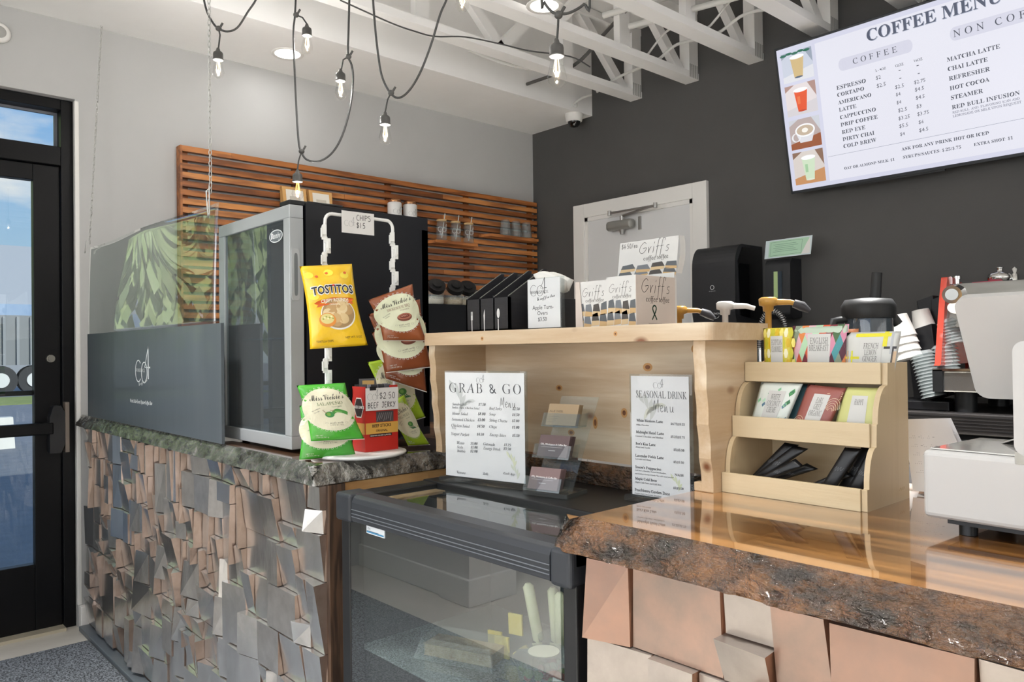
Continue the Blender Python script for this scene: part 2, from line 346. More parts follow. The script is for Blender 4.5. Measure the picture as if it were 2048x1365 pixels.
wallbox('wall_side', [(-3.94, -2.95, -.78, -.55, 0, 3.2), (-3.12, -2.92, -.8, -.53, 0, 3.2)], WALLW)
b = MB(); b.box(-3.94, -3.12, -.55, -.53, 0, .12); b.box(-3.14, -2.9, -.82, -.51, 0, .13); struct(b.build('baseboard_side', TRIMW, bev=.004))
FLOORM = M('stained_concrete', '#d8d2c8', .28, color2='#bcb7ad', nscale=3.5, contrast=.3, detail=9)
fl = struct(B(-4.05, 3.3, -3.3, 3.9, -.12, 0).build('floor', FLOORM))
# small length of baseboard on the pier between door and counter
struct(B(-3.94, -3.905, .897, .935, 0, .1).build('baseboard_left', TRIMW, bev=.004))
struct(B(-3.96, -3.938, .893, .912, .1, 2.4).build('trim_1', TRIMW, bev=.004))
# ceiling: deck, lowered soffit on the left, open trusses
ce = struct(B(-4.19, 3.3, -3.3, 3.95, 3.2, 3.3).build('ceiling', CEILP))
B(-3.94, -3.375, -3.2, 3.79, 2.757, 3.2).build('soffit', CEILP, ce)
PL = M('nail_plate', '#b9b8b4', .5, .3)
for i in range(-1, 15):
    xc = -3.01+.41*i
    if xc-.05 < -3.36: continue
    y0, y1 = -3.2, 3.79
    t = B(xc-.045, xc+.045, y0, y1, 2.772, 2.81).build('truss', CEILP, ce)
    B(xc-.045, xc+.045, y0, y1, 3.155, 3.195).build('top_chord', CEILP, t)
    B(xc-.02, xc+.045, 3.70, 3.785, 2.81, 3.155).build('end_post', CEILP, t)
    b = MB()
    y = 3.70; d = -1
    while y > -1.2:
        up_ = (d == -1); z0, z1 = (2.81, 3.155) if up_ else (3.155, 2.81)
        yb = y-.36
        b.prism([(y, z0), (y-.08, z0), (yb-.08, z1), (yb, z1)], -.02, .02, fr((xc, 0, 0), (0, 1, 0), (0, 0, 1)))
        if up_: b.box(xc-.02, xc+.02, yb-.22, yb-.14, 2.81, 3.155)
        y = yb-(.28 if up_ else .0); d = -d
    o = b.build('web', CEILP, t)
    b = MB()
    for k in range(5): b.box(xc+.0455+.001, xc+.0475, 3.70+k*.017, 3.709+k*.017, 2.775, 2.85)
    b.build('plate', PL, t)
    if i in (1, 2):
        yy = 2.12-(i-1)*.3; b = MB(); b.box(xc-.049, xc-.0465, yy, yy+.16, 2.78, 3.0)
        for k in range(9): b.box(xc-.0515, xc-.049, yy+.006+k*.017, yy+.012+k*.017, 2.785, 2.995)
        b.build('nail_plate', CEILP, t)
# white cables and conduits tied to the trusses
def cable(name, label, cat, pts, r, mat, **k):
    P = [Vector(p) for p in pts]; Q = []
    for i in range(len(P)-1):
        p0, p1, p2, p3 = P[max(i-1, 0)], P[i], P[i+1], P[min(i+2, len(P)-1)]
        for kk in range(5):
            t = kk/5; Q.append(.5*((2*p1)+(p2-p0)*t+(2*p0-5*p1+4*p2-p3)*t*t+(3*p1-p0-3*p2+p3)*t**3))
    Q.append(P[-1]); o = MB().tube(Q, r, 8).build(name, mat)
    if label: tag(o, label, cat, **k)
    return o
WC = M('painted_cable', '#c9c8c4', .5); DC = M('dark_cable', '#4b4a48', .5)
cable('ceiling_cable', 'white cable pair looping low between the trusses by the charcoal wall', 'cable', [(-3.12, 3.55, 2.80), (-2.95, 3.52, 2.826), (-2.8, 3.5, 2.83), (-2.6, 3.46, 2.822), (-2.45, 3.44, 2.86), (-2.19, 3.4, 2.822), (-2.0, 3.38, 2.86), (-1.78, 3.4, 2.822)], .008, WC)
cable('ceiling_cable', 'thin white cable looping just above the thicker white pair', 'cable', [(-2.6, 3.36, 2.815), (-2.4, 3.32, 2.9), (-2.19, 3.3, 2.815), (-1.98, 3.28, 2.92), (-1.78, 3.25, 2.815)], .006, WC)
cable('conduit', 'dark grey conduit slanting up from the soffit across the first truss', 'pipe', [(-3.37, 3.2, 2.835), (-3.0, 3.22, 2.85), (-2.75, 3.2, 2.95), (-2.5, 3.15, 3.02), (-2.2, 3.1, 3.05)], .010, DC)
cable('conduit', 'short white conduit stub slanting down from the soffit face', 'pipe', [(-3.37, 2.75, 2.93), (-3.25, 3.0, 2.86), (-3.06, 3.13, 2.82)], .011, WC)
for x in (-1.35, -1.15):
    cable('conduit', 'straight white pipe crossing the trusses above the menu screen' if x < -1.2 else 'second straight white pipe above the menu screen', 'pipe', [(-2.5, 2.9+(x+1.35), 2.88), (-1.2, 3.2+(x+1.35), 2.88), (-.2, 3.4+(x+1.35), 2.88)], .016, WC)
# downlights
LIT = glow('lamp_lens', '#fffaf2', 6.)
def downlight(x, y, z, label, real=True):
    t = thing('recessed_light', label, 'ceiling light', (x, y, z), 'recessed ceiling lights')
    MB().lathe((x, y, z), [(.062, -.001), (.078, -.006), (.082, -.002), (.082, .0)], 28, cap=False).build('trim_ring', TRIMW, t)
    MB().lathe((x, y, z), [(0, -.0035), (.062, -.0035), (.062, -.001)], 28, cap=False, smooth=False).build('lens', LIT, t)
    lamp('downlight', 'AREA', (x, y, z-.012), 1.0 if z < 2.77 and x < -3.4 else 40 if y > 2 else 45 if y < -1 else 16, (1, .99, .975), (0, 0, 0), shape='DISK', size=.12, spread=PI if x < -3.4 else 1.25)
downlight(-3.66, 1.80, 2.757, 'round recessed light glowing in the soffit by the grey wall')
downlight(-2.44, 2.43, 2.772, 'round recessed light glowing among the trusses near the middle of the ceiling')
for x, y in ((-3.66, -.2), (-1.0, 2.4), (.6, 2.4), (-2.2, .2), (-.6, .2), (1.0, .2), (-1.4, -1.8), (.6, -1.8)):  # unseen downlights added to lift floor and ceiling brightness
    downlight(x, y, 2.757 if x < -3.4 else 2.772, 'added recessed fill light out of view, %s and %s' % ('by the door wall' if x < -3.4 else 'left of the camera' if x < -1.2 else 'over the camera' if x < .5 else 'right of the camera', 'over the working side' if y > 2 else 'over the customer side' if y > -1 else 'by the front windows'))

# ---------------------------------------------------------------- entrance door, black aluminium with transom
GL = clearmat('window_glass', '#f4f8f7', 0, 1.0, 1.5)
d1 = bpy.data.objects.new('door_1', None); COL.objects.link(d1); d1['kind'] = 'structure'; WM['door_1'] = Matrix()
b = MB(); X0, X1 = -4.08, -3.975
b.box(X0, X1, .845, .893, 0, 2.402); b.box(X0, X1, -.078, -.03, 0, 2.402); b.box(X0, X1, -.03, .845, 2.356, 2.402); b.box(X0, X1, -.03, .845, 2.10, 2.186)
b.build('frame', BLACKAL, d1, bev=.003)
b = MB(); b.box(-4.06, -4.045, .832, .845, 2.186, 2.356); b.box(-4.06, -4.045, -.03, .832, 2.345, 2.356); b.build('glazing_bead', M('grey_bead', '#6a6d75', .4), d1)
B(-4.054, -4.048, -.03, .845, 2.186, 2.356).build('transom_pane', GL, d1)
b = MB(); b.box(-4.045, -3.995, .738, .843, .01, 2.098); b.box(-4.045, -3.995, -.028, .08, .01, 2.098); b.box(-4.045, -3.995, .08, .738, 2.025, 2.098); b.box(-4.045, -3.995, .08, .738, .01, .306)
b.build('door_leaf', BLACKAL, d1, bev=.003)
B(-4.023, -4.017, .08, .738, .306, 2.025).build('door_pane', GL, d1)
B(-4.055, -4.035, -.0, .80, 1.058, 1.080).build('outer_rail', BLACKAL, d1)
bar = B(-3.965, -3.925, .0, .80, .885, .938).build('push_bar', BLACKAL, d1, bev=.006)
b = MB(); b.prism([(.785, .80), (.83, .80), (.845, .84), (.845, .98), (.83, 1.01), (.80, 1.01), (.785, .96)], -.0, .06, fr((-3.99, 0, 0), (0, 1, 0), (0, 0, 1)))
b.build('latch_case', M('black_satin', '#1b1b1e', .35), bar, bev=.006)
B(-3.985, -3.93, .846, .862, .80, 1.025).build('latch_strip', M('dull_bronze', '#7f746b', .45, .5), bar)
MB().cyl((-3.995, .80, 1.222), (-3.975, .80, 1.222), .017, n=20).cyl((-3.975, .80, 1.222), (-3.968, .80, 1.222), .012, n=20).build('lock_cylinder', M('dull_steel', '#8a8780', .35, .9), d1)
B(-4.12, -3.93, -.03, .845, .0, .014).build('threshold', M('sill_metal', '#c4bba6', .4, .3), d1)
# round chime / detector at the far left of the grey wall
t = thing('wall_sensor', 'small round white sensor high on the grey wall above the door', 'sensor', (-3.94, .602, 2.63))
MB().lathe((-3.94, .602, 2.63), [(0.04, 0), (.045, .012), (.038, .022), (.028, .024)], 24, None, (1, 0, 0)).build('body', TRIMW, t)
MB().lathe((-3.94, .602, 2.63), [(.026, .024), (.02, .03), (.0, .031)], 24, None, (1, 0, 0), cap=False).build('cap', M('grey_plastic', '#a5a4a0', .5), t)
# white service door in the charcoal wall
d2 = bpy.data.objects.new('door_2', None); COL.objects.link(d2); d2['kind'] = 'structure'; WM['door_2'] = Matrix()
DW = M('door_white', '#d6d6d6', .5); b = MB()
b.box(-3.535, -3.44, 3.765, 3.80, 0, 2.185); b.box(-2.595, -2.50, 3.765, 3.80, 0, 2.185); b.box(-3.44, -2.595, 3.765, 3.80, 2.095, 2.185)
b.build('casing', TRIMW, d2, bev=.003)
# (recess is modelled in front of the charcoal wall as the jamb returns)
b = MB(); b.box(-3.44, -3.415, 3.775, 3.79, 0, 2.095); b.box(-2.62, -2.595, 3.775, 3.79, 0, 2.095); b.box(-3.44, -2.595, 3.775, 3.79, 2.07, 2.095); b.build('jamb', TRIMW, d2)
B(-3.415, -2.62, 3.781, 3.789, .01, 2.07).build('door_slab', DW, d2)
cl = B(-3.215, -3.01, 3.715, 3.775, 1.975, 2.035).build('door_closer', M('closer_grey', '#8d8c88', .4, .4), d2, bev=.02, seg=4)
MB().cyl((-3.10, 3.745, 1.975), (-3.10, 3.745, 1.945), .018, .012, 14).cyl((-3.10, 3.745, 2.035), (-3.10, 3.745, 2.06), .014, n=12).build('spindle', M('steel', '#a9a8a5', .3, .8), cl)
MB().tube([(-3.10, 3.745, 2.06), (-2.86, 3.70, 2.075), (-2.80, 3.69, 2.076)], .008).tube([(-2.80, 3.69, 2.076), (-3.18, 3.72, 2.085)], .007).cyl((-2.80, 3.69, 2.062), (-2.80, 3.69, 2.092), .012).cyl((-3.18, 3.72, 2.07), (-3.18, 3.72, 2.1), .012).build('arm', M('steel', '#a9a8a5', .3, .8), cl)
B(-2.995, -2.975, 3.77, 3.78, 1.965, 2.045).build('mount_plate', M('steel', '#a9a8a5', .3, .8), cl)
# floor mat by the entrance
t = thing('floor_mat', 'dark speckled entrance mat running beside the metal tiled counter', 'mat', (-3.72, .885, 0))
MATM = M('speckled_mat', '#23262a', .9, color2='#8b9096', nscale=160, contrast=.12, detail=2)
B(-3.715, -1.2, -.25, .88, 0, .008).build('pile', MATM, t)

# ---------------------------------------------------------------- outside, seen through the door and mirrored in glass
g = struct(B(-90, -4.2, -60, 60, -.2, -.13).build('ground_outside', M('asphalt', '#83868c', .9, color2='#6f7379', nscale=6, contrast=.3, bump=.3, bscale=60)))
struct(B(-4.9, -4.19, -3, 3, -.14, -.03).build('path_outside', M('pavement', '#b8b4ac', .8)))
tag(B(-29.5, -25, -10, 30, -.13, -.115).build('grass', M('grass_green', '#7d8a4a', .9, color2='#9aa25e', nscale=2)), 'strip of green grass beyond the asphalt', 'grass')['kind'] = 'stuff'
t = thing('warehouse', 'long pale metal warehouse with a blue band beyond the lot', 'building', (-60, 10, -.13))
B(-75, -60, -18, 40, -.13, 4.6).build('wall', M('white_siding', '#8d929a', .6), t)
MB().prism([(-60, 4.6), (-75, 4.6), (-75, 9), (-67.5, 9.4)], -18, 40, lambda a, b, d: (a, d, b)).build('roof', M('white_roof', '#a9abad', .5), t)
b = MB(); b.box(-59.9, -59.7, -18, 40, 3.3, 4.6); b.build('fascia', M('blue_band', '#7d97b8', .5, color2='#9bb0c9', nscale=1.5), t)
t = thing('trailer', 'grey open-top ribbed trailer with twin wheels parked across the lot', 'trailer', (-31, 5, -.1))
b = MB(); b.box(-34, -31, 1.5, 8, .9, 2.6); b.build('body', M('trailer_grey', '#7d8084', .5), t)
for k in range(16): B(-31, -30.9, 1.6+k*.4, 1.68+k*.4, .9, 2.55).build('rib', M('trailer_rib', '#8e9196', .5), t)
for y in (4.75, 5.75, 3.0):
    wl = MB().cyl((-31.5, y, .38), (-31, y, .38), .5, n=24).build('wheel', M('tyre', '#3b3b3d', .8), t); MB().cyl((-31.0, y, .38), (-30.95, y, .38), .25, n=20).build('hub', M('hub_white', '#d8d8d6', .4), wl)
t = thing('low_wall', 'low white concrete barrier standing on the far asphalt', 'barrier', (-13.6, 1, -.13))
MB().prism([(-13.85, -.13), (-13.35, -.13), (-13.5, .32), (-13.7, .32)], -1.2, 2.22, lambda a, b, d: (a, d, b)).build('block', M('barrier_white', '#d9d6cf', .7), t)
LEAF = M('leaf_green', '#bdd884', .5, color2='#e6f0b4', nscale=3, contrast=.2); LEAF2 = M('leaf_deep', '#7fa84a', .55, color2='#aecb6a', nscale=3, contrast=.2)
BARK = M('tree_bark', '#6d6258', .9, color2='#4d443c', nscale=12)
def tree(x, y, h, r, n, label, mat, droop):
    t = thing('tree', label, 'tree', (x, y, -.13), 'trees across the lot'); rnd = random.Random(int(x*10+y))
    b = MB().tube([(x, y, -.2), (x+.1, y, h*.3), (x-.1, y+.15, h*.6), (x, y, h*.85)], [.22, .17, .12, .05], 8)
    for k in range(9):
        a = k*.7+1; z = h*(.35+.05*k); b.tube([(x, y, z), (x+math.cos(a)*r*.5, y+math.sin(a)*r*.5, z+h*.1), (x+math.cos(a)*r*.85, y+math.sin(a)*r*.85, z+(-.05 if droop else .12)*h)], [.07, .04, .02], 5)
    b.build('trunk', BARK, t)
    vs, fs = [], []
    for k in range(n):
        a = rnd.random()*2*PI; el = rnd.uniform(-.7, 1)**1; q = rnd.random()**.35
        c = Vector((math.cos(a)*math.sqrt(max(0, 1-el*el))*r*q, math.sin(a)*math.sqrt(max(0, 1-el*el))*r*q, h*.62+el*h*.4*q)); c += Vector((x, y, 0))
        if droop: c.z -= q*q*h*.18*rnd.random()
        s = rnd.uniform(.06, .13); u = Vector((rnd.gauss(0, 1), rnd.gauss(0, 1), rnd.gauss(0, .6))).normalized(); v = u.orthogonal().normalized()
        if droop: v = (v*.4+Vector((0, 0, -1.6)))
        i = len(vs); vs += [c-u*s, c+v*s, c+u*s, c-v*s]; fs.append((i, i+1, i+2, i+3))
    MB().add(vs, fs, mat).build('foliage', mat, t)['kind'] = 'stuff'
tree(-11.5, -2.6, 6.2, 2.5, 11000, 'drooping bright green tree nearest the entrance', LEAF, True)
tree(-15.5, -8.2, 7.4, 2.7, 10000, 'taller bright green tree behind the nearest one', LEAF, True)
tree(-22, -16, 9, 4.4, 9000, 'broad dark green tree farthest back outside', LEAF2, False)
for yy in (8, 14): tree(-56, yy, 3.2, 2.0, 700, 'small round tree by the warehouse, %s' % ('seen over the trailer' if yy == 8 else 'out past the trailer'), LEAF2, False)
# ================================================================ counters
ALU = M('brushed_aluminium', '#efedeb', .25, .93, color2='#c2bfbc', nscale=14, stretch=(1, 1, .5), contrast=.3, bump=.12, bscale=18)
ALU2 = M('brushed_aluminium_dull', '#d6d2ce', .34, .88, color2='#b0aca8', nscale=22, contrast=.3, bump=.1, bscale=30)
COP = M('copper_edge', '#b5a296', .36, .8, color2='#9d897c', nscale=20)
ROSE = M('rose_metal', '#ad8f80', .32, .82, color2='#8f8178', nscale=14, contrast=.2, bump=.1, bscale=18)
ROSE2 = M('rose_metal_pale', '#b9afa6', .36, .75, color2='#9f968e', nscale=14, contrast=.28, bump=.1, bscale=22)
ROSE3 = M('rose_metal_deep', '#a68270', .34, .82, color2='#8b776c', nscale=12, contrast=.28, bump=.1, bscale=18)
COP2 = M('copper_return', '#a57c64', .36, .7, color2='#8f6a54', nscale=20)
PLY = wood('plywood', '#c99e68', '#a97d4c', axis=1, rough=.6, scale=1.5)
DKW = wood('dark_stained_wood', '#5b4433', '#2e211a', axis=2, rough=.6, scale=3, knots=False)
def tiles(parent, x0, x1, z0, z1, seams, cw, ch, faces, side, rnd, yb=.930, dmax=.03):
    """irregular metal tiles: packed rectangles of 1-4 x 1-2 cells, every face wedged its own way"""
    nx, nz = round((x1-x0)/cw), round((z1-z0)/ch); cw, ch = (x1-x0)/nx, (z1-z0)/nz
    used = [[False]*nx for _ in range(nz)]; sr = [round((s-z0)/ch) for s in seams]; cnt = 0
    def P(x, z, d): return (x, yb-d, z)
    for j in range(nz):
        for i in range(nx):
            if used[j][i]: continue
            w_ = rnd.choice((2, 2, 3, 3, 4)) if cnt % 9 else 5; h_ = rnd.choice((1, 2, 2, 2, 2, 3)) if w_ > 2 else rnd.choice((1, 2, 2, 3))
            w_ = min(w_, nx-i); h_ = min(h_, nz-j)
            for s in sr:
                if j < s < j+h_: h_ = s-j
            k = 1
            while k < w_ and not used[j][i+k]: k += 1
            w_ = k
            if nx-(i+w_) == 1 and not used[j][min(i+w_, nx-1)]: w_ += 1
            for a in range(h_):
                for c in range(w_):
                    if i+c < nx: used[j+a][i+c] = True
            g = .0008; xa, xb, za, zb = x0+i*cw+g, x0+min(i+w_, nx)*cw-g, z0+j*ch+g, z0+(j+h_)*ch-g
            kind = rnd.random(); sh = rnd.uniform(-.008, .008)
            d = [.004+rnd.random()*.006]*4                       # bl br tr tl
            if kind < .22: d = [d[0]+dmax*.1, d[0]+dmax*rnd.uniform(.5, 1), d[0]+dmax*rnd.uniform(.5, 1), d[0]+dmax*.1]
            elif kind < .42: d = [d[0]+dmax*rnd.uniform(.4, .9), d[0]+.002, d[0]+.002, d[0]+dmax*rnd.uniform(.4, .9)]
            elif kind < .72: k2 = rnd.uniform(.5, 1); d = [d[0], d[0]+.002, d[0]+dmax*k2, d[0]+dmax*k2*rnd.uniform(.5, 1)]
            elif kind < .86: d = [d[0]+dmax*rnd.uniform(.3, .7)]*4
            xi = min(.007, (xb-xa)*.14)
            l0, r0 = (abs(sh) if sh > 0 else 0), (abs(sh) if sh < 0 else 0)
            f = [P(xa+(0 if sh > 0 else xi*.6)*rnd.random(), za, d[0]), P(xb-r0*.6, za, d[1]), P(xb-(xi if sh > 0 else 0)*rnd.random(), zb-.004*rnd.random(), d[2]), P(xa+l0*.7, zb-.004*rnd.random(), d[3])]
            bk = [P(xa, za, 0), P(xb, za, 0), P(xb, zb, 0), P(xa, zb, 0)]
            fm = faces[min(int(rnd.random()**1.6*len(faces)), len(faces)-1)]
            mb = MB().add(f, [(0, 1, 2, 3)], fm)
            for a in range(4): mb.add([f[a], bk[a], bk[(a+1) % 4], f[(a+1) % 4]], [(0, 1, 2, 3)], side if a != 2 else fm)
            mb.build('tile', None, parent); cnt += 1
    return cnt
BARKD = M('epoxied_bark_dark', '#3a2c24', .22, color2='#1d1613', nscale=30, coat=1, bump=.9, bscale=45, contrast=.2)
BARKM = M('epoxied_bark_painted_sheen', '#a9a8a3', .24, .8, color2='#3a3530', nscale=30, coat=.35, bump=.9, bscale=60, contrast=.2, stretch=(.6, 1, 1))  # silvery colour paints the bright outside reflection onto the dark bark edge
BARKR = M('epoxied_bark_brown', '#6e4a2b', .12, color2='#1c120b', nscale=26, coat=1, bump=1., bscale=120, contrast=.14, stretch=(.5, 1, 1), bdist=.02)
def slab(name, parent, x0, x1, y0, y1, z0, z1, top, edge, live, amp=.006, sl=.03, seed=0, step=.006):
    """live-edge plank: bark edges lean outward below a flat epoxied top; live = which of 'f','l','r' are bark"""
    ring = []
    def seg(a, b, nrm, lv):
        L = (Vector(b)-Vector(a)).length; n = max(1, int(L/step)) if lv else 1
        for i in range(n): ring.append((Vector(a).lerp(Vector(b), i/n), Vector(nrm), lv))
    seg((x0, y0), (x1, y0), (0, -1), 'f' in live); seg((x1, y0), (x1, y1), (1, 0), 'r' in live); seg((x1, y1), (x0, y1), (0, 1), False); seg((x0, y1), (x0, y0), (-1, 0), 'l' in live)
    n = len(ring); R = 7; vs = []
    for k in range(R+1):
        t = k/R
        for p, nr, lv in ring:
            s = Vector((p.x*1.0+seed, p.y, t*.6)); q = p.copy(); z = z1+(z0-z1)*t
            if lv:
                o = -sl*(1-t)**1.0+amp*.5*noise.noise(Vector((p.x*5+seed, p.y*5, 0)))
                if k: o += amp*math.sin(PI*t)*.8+amp*1.1*noise.noise(Vector((p.x*22+seed, p.y*22, t*3)))+amp*.8*noise.noise(Vector((p.x*70, p.y*70+seed, t*9)))
                q += nr*o
            vs.append((q.x, q.y, z))
    fs = [(k*n+i, (k+1)*n+i, (k+1)*n+(i+1) % n, k*n+(i+1) % n) for k in range(R) for i in range(n)]
    mb = MB().add(vs, fs, edge, True)
    tr = tessellate_polygon([[Vector((v[0], v[1], 0)) for v in vs[:n]]]); mb.add([(v[0], v[1], z1) for v in vs[:n]], [tuple(reversed(q)) if (Vector(vs[q[1]])-Vector(vs[q[0]])).cross(Vector(vs[q[2]])-Vector(vs[q[0]])).z < 0 else q for q in tr], top)
    mb.add([(x0, y0, z0), (x1, y0, z0), (x1, y1, z0), (x0, y1, z0)], [(3, 2, 1, 0)], edge)
    return mb.build(name, None, parent)
TOPL = wood('epoxied_dark_walnut', '#6b4c34', '#2c1e15', axis=0, rough=.12, coat=1, scale=1.2, knots=False)
TOPR = wood('epoxied_honey_wood', '#b57f46', '#3f2412', '#4f2f18', axis=0, rough=.12, coat=1, scale=1.1, knots=False, bands=5, coat_rough=.015)
ct = thing('service_counter', 'long metal-tiled counter under the dark bark-edged slab, ending at the display case', 'counter', (-2.8, 1.2, 0))
B(-3.935, -1.715, .955, 1.72, 0, .918).build('cabinet', M('cabinet_black', '#19191a', .6), ct)
B(-3.90, -1.705, .930, .955, .0, .918).build('tile_backing', COP, ct)
tiles(ct, -3.885, -1.705, .035, .912, (.415,), .033, .060, (ALU, ALU, ALU2), COP, random.Random(3))
B(-3.89, -1.72, .885, .93, 0, .022).build('kick_strip', M('kick_grey', '#6f767c', .35, .3), ct, bev=.003)
B(-1.714, -1.69, .928, .972, 0, .915).build('end_post', DKW, ct)
B(-1.715, -1.697, .972, 1.72, 0, .915).build('end_panel', PLY, ct)
slab('worktop', ct, -3.935, -1.690, .886, 1.75, .918, .965, TOPL, BARKM, 'fr', .0045, .028, 3.)
ct2 = thing('bridge_counter', 'short dark slab with a rough bark edge behind the display case', 'counter', (-1.28, 1.6, 0))
slab('worktop', ct2, -1.684, -.905, 1.39, 1.75, .912, .9645, TOPL, BARKR, 'f', .006, .004, 9.)
B(-1.684, -.905, 1.45, 1.70, 0, .912).build('cabinet', M('cabinet_black', '#19191a', .6), ct2)
ct3 = thing('till_counter', 'metal-tiled counter under the glossy honey-coloured slab, carrying the till', 'counter', (.2, 1.2, 0))
B(-.82, 2.1, .955, 1.60, 0, .915).build('cabinet', M('cabinet_black', '#19191a', .6), ct3)
B(-.838, 2.1, .930, .955, 0, .915).build('tile_backing', COP2, ct3)
tiles(ct3, -.835, .55, .03, .910, (), .040, .064, (ROSE, ROSE2, ROSE, ROSE3), COP2, random.Random(12), dmax=.028)
slab('worktop', ct3, -.892, 2.1, .895, 1.60, .914, .966, TOPR, BARKR, 'fl', .007, .03, 21., .0045)
B(-.838, -.8, .905, .925, .03, .912).build('corner_strip', M('strip_pink', '#c7a695', .35, .6), ct3) if False else None

# ================================================================ refrigerated glass display case
BK = M('case_black', '#17181a', .38, spec=.5); BKH = M('case_header', '#2a2d32', .42)
CG = clearmat('case_glass', '#eef2f1', .0, .985, 2.3)
t = thing('display_case', 'black glass-fronted display case between the two counters', 'display case', (-1.23, 1.15, 0))
x0, x1, y0, y1 = -1.60, -.855, .905, 1.375
b = MB(); b.prism([(y0-.008, .858), (y0-.008, .900), (y0-.004, .911), (y0+.006, .916), (.948, .916), (.948, .905), (.93, .858)], x0+.068, x1-.05, lambda a, b_, d: (d, a, b_), smooth=False); hd = b.build('header', BKH, t, bev=.002)
for i, z in enumerate((.884, .875, .868)): B(x0+.068, x1-.05, y0-.0095, y0-.008, z, z+.0014).build('groove', M('groove_light', '#63676d', .4), hd)
for a, c in ((x0, x0+.066), (x1-.048, x1)): B(a, c, y0-.012, .96, .853, .917).build('corner_block', BKH, t, bev=.008, seg=4)
for a, c in ((x0, x0+.06), (x1-.035, x1)):
    B(a, c, y0, y1, .885, .912).build('side_rail', BK, t, bev=.003)
    B(a+.004, min(a+.04, c), y0+.002, y0+.04, .02, .86).build('post', BK, t, bev=.003)
B(x0, x1, 1.14, 1.375, .87, .915).build('rear_deck', BK, t, bev=.003)
for k, z in enumerate((.897, .886)): B(x0+.06, x1-.04, 1.128-.01*k, 1.14, z-.006, z).build('track', M('track_black', '#2c2d30', .25), t)
B(x0+.06, x1-.035, .948, 1.14, .900, .905).build('top_pane', CG, t)
B(x0+.042, x1-.038, y0+.004, y0+.009, .06, .858).build('front_pane', CG, t)
BI = M('case_interior', '#4a4d51', .5)
b = MB(); b.box(x0, x1, y0, y1, .0, .06); b.box(x0, x1, 1.35, y1, .06, .87); b.box(x0, x0+.012, y0+.03, y1, .06, .885); b.box(x1-.012, x1, y0+.03, y1, .06, .885); b.build('cabinet', BI, t)
for z in (.555, .28): B(x0+.03, x1-.03, .94, 1.34, z, z+.006).build('glass_shelf', clearmat('shelf_glass', '#dfe8e6', .02, .8, 1.5), t)
B(x0+.064, x0+.1, .965, 1.135, .893, .8995).build('wood_strip', wood('strip_wood', '#d2aa7c', '#ac8355', axis=1, rough=.5, knots=False), t)
lb = B(-1.487, -1.415, y0+.0018, y0+.0038, .838, .857).build('rating_label', M('label_white', '#dfe3e6', .5), t)
p = Print(fr((-1.487, y0+.0018, .834), (1, 0, 0), (0, 0, 1))); p.rect(.002, .006, .070, .0095, '#4d8fb5').rect(.002, .0095, .05, .0105, '#203a55').text('Pro', .005, .013, h=.008, st='i', c='#6f7479'); p.build('printed_lettering', lb)
# chilled food in the case
CP = clearmat('clear_clamshell', '#f4f7f7', .05, .82, 1.5)
z = .562
t = thing('sandwich_box', 'wrapped sandwich in a low clear wedge tray on the case shelf', 'food box', (-1.30, 1.06, z))
rt_ = fr((-1.42, .98, z), (.93, .36, 0), (-.36, .93, 0))
MB().prism([(0, 0), (.2, 0), (.2, .1), (0, .1)], .0, .045, rt_, fn1=lambda a, b, d: rt_(.1+(a-.1)*.86, .05+(b-.05)*.8, d)).build('tray', CP, t, bev=.004)
MB().prism([(.015, .02), (.185, .02), (.185, .085), (.015, .085)], .003, .028, rt_).build('bread', M('bread_brown', '#b08a63', .8, color2='#d8c3a0', nscale=60), t, bev=.006)
def salad(x, y, zz, r, label, name='salad_bowl', fill=('#6f7d3e', '#a34a32'), lab=True, h=.05):
    t = thing(name, label, 'salad bowl', (x, y, zz), 'salad bowls in the case')
    MB().lathe((x, y, zz), [(r*.75, 0), (r*.95, h*.8), (r, h)], 28).build('bowl', CP, t)
    MB().lathe((x, y, zz), [(r*1.04, h), (r*1.04, h+.004), (r*.85, h+.012), (0, h+.013)], 28).build('lid', CP, t)
    b = MB(); rnd = random.Random(int(x*1e4))
    for k in range(40):
        a, q = rnd.random()*6.28, rnd.random()**.5*r*.72
        b.ball((x+math.cos(a)*q, y+math.sin(a)*q, zz+.006+rnd.random()*h*.5), .007+rnd.random()*.004, M('salad_%s' % fill[k % 2], fill[k % 2], .7), 6)
    b.build('salad_mix', None, t)['kind'] = 'stuff'
    if lab: MB().lathe((x, y, zz+h+.0135), [(0, 0), (r*.52, 0), (r*.52, .0008)], 28).build('sticker', M('sticker_cream', '#e6e0cf', .6), t)
salad(-1.13, 1.10, z, .062, 'round clear salad bowl with a cream sticker in front of the cheese sticks')
salad(-.985, .985, z, .055, 'round clear salad bowl with a cream sticker at the right end of the shelf', fill=('#8a8f45', '#c0a04a'))
t = thing('yogurt_tub', 'blue-lidded yogurt tub at the right end of the case', 'tub', (-.93, 1.14, z))
MB().lathe((-.93, 1.14, z), [(.034, 0), (.042, .075)], 24).build('tub', M('tub_peach', '#d9c9a5', .5), t); MB().lathe((-.93, 1.14, z), [(.045, .075), (.045, .082), (0, .084)], 24).build('lid', M('lid_blue', '#7ea9cc', .4), t)
CH = M('cheese_white', '#e6e3c8', .45, color2='#cfd0a8', nscale=30)
